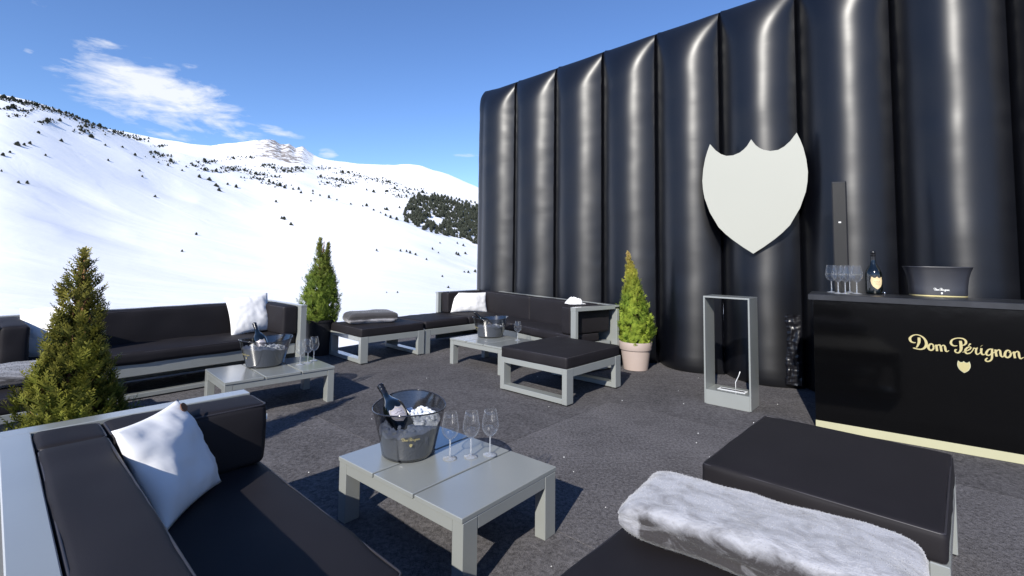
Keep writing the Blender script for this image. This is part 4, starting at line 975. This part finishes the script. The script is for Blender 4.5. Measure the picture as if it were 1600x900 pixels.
# ------------------------------------------------------------------ ice buckets
def bucket_r(z, H_=.225): t = z / H_; return .132 + .050 * t ** 1.15, .155 + .072 * t ** 1.15
def make_bucket(label):
    t = thing('ice_bucket', label, 'ice bucket', group='smoked acrylic champagne buckets'); n = 64
    mb = MB(); rows = [(*[r - .012 for r in bucket_r(0)], .0005, 0)] + [(*bucket_r(z), z + .001, .02 * (z / .225) ** 3) for z in [.006 + .219 * k / 12 for k in range(13)]]
    vs = []; fs = []
    def ring(a_, b_, z, dz): return [(a_ * cos(2 * pi * k / n), b_ * sin(2 * pi * k / n), z + dz * sin(2 * pi * k / n) ** 2) for k in range(n)]
    for a_, b_, z, dz in rows: vs += ring(a_, b_, z, dz)
    for i in range(len(rows) - 1):
        for k in range(n): fs.append((i * n + k, i * n + (k + 1) % n, (i + 1) * n + (k + 1) % n, (i + 1) * n + k))
    fs.append(tuple(range(n))[::-1]); mb.add(vs, fs); mb.build('bucket_wall', 'acrylic', t, True)
    mb = MB(); a_, b_, z, dz = rows[-1]; pts = ring(a_ + .001, b_ + .001, z, dz); mb.tube(pts + [pts[0]], .0036, 8, False); mb.build('rim', 'rim', t, True)
    mb = MB(); a_, b_, z, dz = rows[0]; mb.lathe([(.98, .001), (1.0, .004), (.96, .0045), (.001, .0045)], 40, a_, b_); mb.build('base_plate', 'rim', t, True)
    def fn(x, z, o):
        zz = .118 + z; A, B = bucket_r(zz); th = -pi / 2 + x / ((A + B) / 2) - radians(-8)
        return ((A + o + .001) * cos(th), (B + o + .001) * sin(th), zz)
    write(t, .17, fn, .0006, 'gold', 1.15)
    mb = MB(); crest_patch(mb, .017, .019, lambda x, z, o: fn(x, z - .024, o), .0006, 6, 3); mb.build('shield_emblem', 'gold', t)
    return t
def make_ice(top, seed, loc, rz, label):
    rng = random.Random(seed); mb = MB(); n = 48; rings = 14; vs = []; fs = []
    for i in range(rings + 1):
        k = i / rings
        for j in range(n):
            a_ = 2 * pi * j / n; zt = top + .032 * (1 - k * k) + .022 * sin(a_ + seed) * k
            A, B = bucket_r(min(max(zt, 0), .2)); A -= .008; B -= .008; x, y = A * k * cos(a_), B * k * sin(a_)
            zt += noise.noise(Vector((x * 26, y * 26, seed))) * .018 + noise.noise(Vector((x * 60, y * 60, seed))) * .010
            vs.append((x, y, zt))
    for i in range(rings):
        for j in range(n): fs.append((i * n + j, (i + 1) * n + j, (i + 1) * n + (j + 1) % n, i * n + (j + 1) % n))
    base = len(vs)
    m = 8
    for q in range(1, m + 1):
        for j in range(n):
            a_ = 2 * pi * j / n; z0 = vs[rings * n + j][2]; z = z0 + (.012 - z0) * q / m; A, B = bucket_r(z); A -= .008; B -= .008
            w_ = noise.noise(Vector((cos(a_) * 6, sin(a_) * 6, z * 40 + seed))) * .004; vs.append(((A - abs(w_)) * cos(a_), (B - abs(w_)) * sin(a_), z))
    for q in range(m):
        for j in range(n):
            a0 = rings * n + j + q * n; b0_ = rings * n + (j + 1) % n + q * n
            fs.append((a0, a0 + n, b0_ + n, b0_))
    fs.append(tuple(base + (m - 1) * n + j for j in range(n))[::-1]); mb.add(vs, fs)
    for k in range(70):
        a_ = rng.uniform(0, 6.28); rr = sqrt(rng.uniform(0, .85)); A, B = bucket_r(top); x, y = (A - .02) * rr * cos(a_), (B - .02) * rr * sin(a_)
        z = top + .032 * (1 - rr * rr) + .022 * sin(a_ + seed) * rr + .004; s_ = rng.uniform(.007, .015)
        mb.box(-s_, s_, -s_, s_, -s_ * .7, s_ * .7, s_ * .35, Matrix.Translation((x, y, z)) @ Matrix.Rotation(rng.uniform(0, 3), 4, 'Z') @ Matrix.Rotation(rng.uniform(0, 3), 4, 'X'))
    o = mb.build('crushed_ice', 'ice', None, 50); o.location = loc; o.rotation_euler = (0, 0, rz)
    return tag(o, label, 'ice', kind='stuff')
def tilted(loc, axis_xy, lean, face):
    ax = Vector((axis_xy[0] * sin(lean), axis_xy[1] * sin(lean), cos(lean))).normalized(); f = Vector(face); yb = -(f - ax * f.dot(ax)).normalized(); xb = yb.cross(ax)       # label side (local -y) turned to face
    m = Matrix((xb, yb, ax)).transposed().to_4x4(); m.translation = loc; return m
k1 = make_bucket('smoked acrylic ice bucket on the foreground table, a dark bottle leaning in its ice')
k1.location = (-.515, 2.55, TH); k1.rotation_euler = (0, 0, radians(8))
k2 = copy_tree(k1); k2['label'] = 'smoked ice bucket on the table behind the middle ottoman'; k2.location = (-.255, 6.15, TH); k2.rotation_euler = (0, 0, radians(-70))
k3 = copy_tree(k1); k3['label'] = 'smoked ice bucket on the left table, bottle neck against the white pillow'; k3.location = (-2.20, 4.44, TH); k3.rotation_euler = (0, 0, radians(-35))
make_ice(.140, 1, k1.location, k1.rotation_euler.z, 'heap of crushed ice in the foreground bucket')
make_ice(.115, 2, k2.location, k2.rotation_euler.z, 'crushed ice in the bucket behind the middle ottoman')
make_ice(.150, 3, k3.location, k3.rotation_euler.z, 'heap of crushed ice in the bucket on the left table')
c = copy_tree(b0); c['label'] = 'dark bottle with silver label leaning in the foreground ice bucket'
c.matrix_world = tilted((-.503, 2.46, .423), (-.677, .737), radians(59), (.2, -.8, .7))
c2 = copy_tree(b0); c2['label'] = 'dark bottle leaning left in the bucket behind the middle ottoman'
c2.matrix_world = tilted((-.20, 6.12, TH + .07), (-1, .0), radians(48), (0, -1, .2))
c3 = copy_tree(b0); c3['label'] = 'dark bottle leaning in the ice bucket on the left table'
c3.matrix_world = tilted((-2.17, 4.37, TH + .10), (-.80, .6), radians(40), (.3, -.8, .5))
for root in (c, c2, c3):
    for ch in root.children:
        if ch.name.startswith('shield_label'):
            me = ch.data.copy(); me.materials[0] = MT['silver']; ch.data = me

# ------------------------------------------------------------------ potted conifers
def lerp(a, b, t): return tuple(x + (y - x) * t for x, y in zip(a, b))
def spray(mb, p, out, up, size, rng, c0, c1):
    """flat fan of scaly twigs"""
    d = (out * .55 + up * .9).normalized(); side = d.cross(out).normalized() if abs(d.dot(out)) < .98 else d.orthogonal().normalized()
    side = (side * cos(rng.uniform(-1.2, 1.2)) + out * rng.uniform(-.6, .6)).normalized(); nrm = d.cross(side).normalized()
    n = 6; tip = p + d * size; vs, fs, cs = [], [], []
    for k in range(n):
        t = .12 + .80 * k / (n - 1); s = 1 if k % 2 else -1
        b = p + d * size * t * .78; e = b + (d * .55 + side * s * .62 + nrm * rng.uniform(-.35, .35)) * size * (.62 - .34 * t)
        w = (d * .62 - side * s * .5) * size * .105; q = len(vs)
        vs += [b - w * .6, b + w, e + w * .55, e - w * .3]; fs.append((q, q + 1, q + 2, q + 3))
        cs += [lerp(c0, c1, t * .5)] * 2 + [lerp(c0, c1, .4 + t * .5)] * 2
    q = len(vs); w = side * size * .05; vs += [p - w, p + w, tip + w * .5, tip - w * .5]; fs.append((q, q + 1, q + 2, q + 3)); cs += [c0, c0, c1, c1]
    n0 = len(mb.v); mb.v += [tuple(v) for v in vs]; mb.f += [tuple(i + n0 for i in f) for f in fs]; mb.c += cs
def conifer(name, label, x, y, zb, h, prof, n, size, cols, seed, potf, sparse=0.0, lean=(0, 0), stems=1, twin=0.0):
    rng = random.Random(seed); t = thing(name, label, 'conifer', (x, y, 0), 0, 'potted conifers')
    potf(t)
    mb = MB(); tips = []
    for k in range(stems):
        a = rng.uniform(0, 6.28); r = .03 * (k > 0) + .02 * k; q = Vector((r * cos(a), r * sin(a), zb - .06)); top = Vector((lean[0] + rng.uniform(-.05, .05) * (k > 0), lean[1], zb + h * (.98 - .09 * k)))
        P_ = [q + (top - q) * j / 8 + Vector((rng.uniform(-.008, .008), rng.uniform(-.008, .008), 0)) for j in range(9)]; mb.tube(P_, [.016 * (1 - j / 9.5) + .002 for j in range(9)], 6); tips.append(P_)
    # side twigs
    fb = MB()
    def R(z): 
        for (a0, r0), (a1, r1) in zip(prof, prof[1:]):
            if z <= a1: return r0 + (r1 - r0) * (z - a0) / (a1 - a0)
        return 0
    tot = 0
    while tot < n:
        z = rng.random() ** 1.0; rr = R(z)
        if rng.random() > (rr / max(r for _, r in prof)) * .85 + .15: continue
        a = rng.uniform(0, 2 * pi); lump = 1 + .30 * noise.noise(Vector((cos(a) * 1.6 + seed, sin(a) * 1.6, z * 5))) + .20 * noise.noise(Vector((cos(a) * 4 + seed, sin(a) * 4, z * 13)))
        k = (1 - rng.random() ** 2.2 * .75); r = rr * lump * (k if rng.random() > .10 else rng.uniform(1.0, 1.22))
        if noise.noise(Vector((cos(a) * 2.3 + seed * 3, sin(a) * 2.3, z * 9))) < -.22 + sparse * .5 * (z > .55) and rng.random() < .85: continue
        sx_ = twin * sm(.55, .95, z) * rng.choice((-1, 1)); zz_ = z * (.93 if sx_ > 0 else 1); c_ = Vector((lean[0] * z ** 2 + r * cos(a) + sx_, lean[1] * z ** 2 + r * sin(a), zb + h * zz_)); out = Vector((cos(a), sin(a), .15)).normalized()
        if sparse and z > .62 and rng.random() < sparse * (.7 + .6 * (z > .8)): tot += 1; continue
        s_ = size * rng.uniform(.7, 1.3) * (1.0 if z < .8 or sparse else .8)
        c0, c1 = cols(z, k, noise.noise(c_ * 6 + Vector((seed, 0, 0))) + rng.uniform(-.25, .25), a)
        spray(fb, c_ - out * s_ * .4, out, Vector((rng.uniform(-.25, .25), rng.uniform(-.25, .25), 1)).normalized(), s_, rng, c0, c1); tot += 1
    for k in range(int(60 + 60 * sparse)):
        z = rng.uniform(.05, .93); a = rng.uniform(0, 6.28); r = R(z) * .85; m = Vector((lean[0] * z * z, lean[1] * z * z, zb + h * z)); r *= .72; e = m + Vector((cos(a) * r, sin(a) * r, r * 1.1)); mb.tube([m, (m + e) / 2 + Vector((0, 0, -.01)), e], [.005, .0035, .0015], 4)
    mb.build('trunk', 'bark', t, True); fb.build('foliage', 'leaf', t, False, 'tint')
    return t
def round_pot(r0, r1, h, m, band=True):
    def f(t):
        mb = MB(); hb = h * .70
        pr = [(r0 * .9, .0), (r0, .004), (r0 + (r1 - r0) * .66, hb), (r0 + (r1 - r0) * .66, hb + .004), (r1 * .985, hb + .006), (r1 * 1.0, hb + .012), (r1 * 1.03, h - .004), (r1 * 1.02, h), (r1 * .95, h), (r1 * .93, h - .05)] if band else [(r0 * .95, 0), (r0, .004), (r1 * .98, h - .03), (r1 * 1.03, h - .028), (r1 * 1.04, h - .002), (r1 * 1.0, h), (r1 * .96, h - .002), (r1 * .93, h - .05)]
        mb.lathe(pr, 48, cap0=True); mb.build('pot', m, t, 40)
        mb = MB(); mb.lathe([(r1 * .94, h - .045), (r1 * .5, h - .03), (.001, h - .025)], 24); mb.build('soil', 'soil', t, True)
    return f
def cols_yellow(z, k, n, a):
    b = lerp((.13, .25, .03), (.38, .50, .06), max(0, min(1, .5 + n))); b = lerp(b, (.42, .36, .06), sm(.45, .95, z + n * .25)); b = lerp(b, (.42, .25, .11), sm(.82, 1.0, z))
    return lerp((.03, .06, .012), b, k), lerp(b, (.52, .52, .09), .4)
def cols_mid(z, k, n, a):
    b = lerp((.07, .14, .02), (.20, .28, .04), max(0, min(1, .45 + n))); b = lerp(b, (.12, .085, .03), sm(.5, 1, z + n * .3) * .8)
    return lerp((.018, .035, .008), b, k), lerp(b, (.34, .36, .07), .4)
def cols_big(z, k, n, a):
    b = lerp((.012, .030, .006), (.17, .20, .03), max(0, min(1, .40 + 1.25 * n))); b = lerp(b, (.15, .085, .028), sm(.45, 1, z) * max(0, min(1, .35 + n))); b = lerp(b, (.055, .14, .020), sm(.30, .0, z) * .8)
    return lerp((.006, .010, .003), b, k * k), lerp(b, (.52, .45, .08), .45)  # inner sprays near black: the crown's own shade put into the leaf colour
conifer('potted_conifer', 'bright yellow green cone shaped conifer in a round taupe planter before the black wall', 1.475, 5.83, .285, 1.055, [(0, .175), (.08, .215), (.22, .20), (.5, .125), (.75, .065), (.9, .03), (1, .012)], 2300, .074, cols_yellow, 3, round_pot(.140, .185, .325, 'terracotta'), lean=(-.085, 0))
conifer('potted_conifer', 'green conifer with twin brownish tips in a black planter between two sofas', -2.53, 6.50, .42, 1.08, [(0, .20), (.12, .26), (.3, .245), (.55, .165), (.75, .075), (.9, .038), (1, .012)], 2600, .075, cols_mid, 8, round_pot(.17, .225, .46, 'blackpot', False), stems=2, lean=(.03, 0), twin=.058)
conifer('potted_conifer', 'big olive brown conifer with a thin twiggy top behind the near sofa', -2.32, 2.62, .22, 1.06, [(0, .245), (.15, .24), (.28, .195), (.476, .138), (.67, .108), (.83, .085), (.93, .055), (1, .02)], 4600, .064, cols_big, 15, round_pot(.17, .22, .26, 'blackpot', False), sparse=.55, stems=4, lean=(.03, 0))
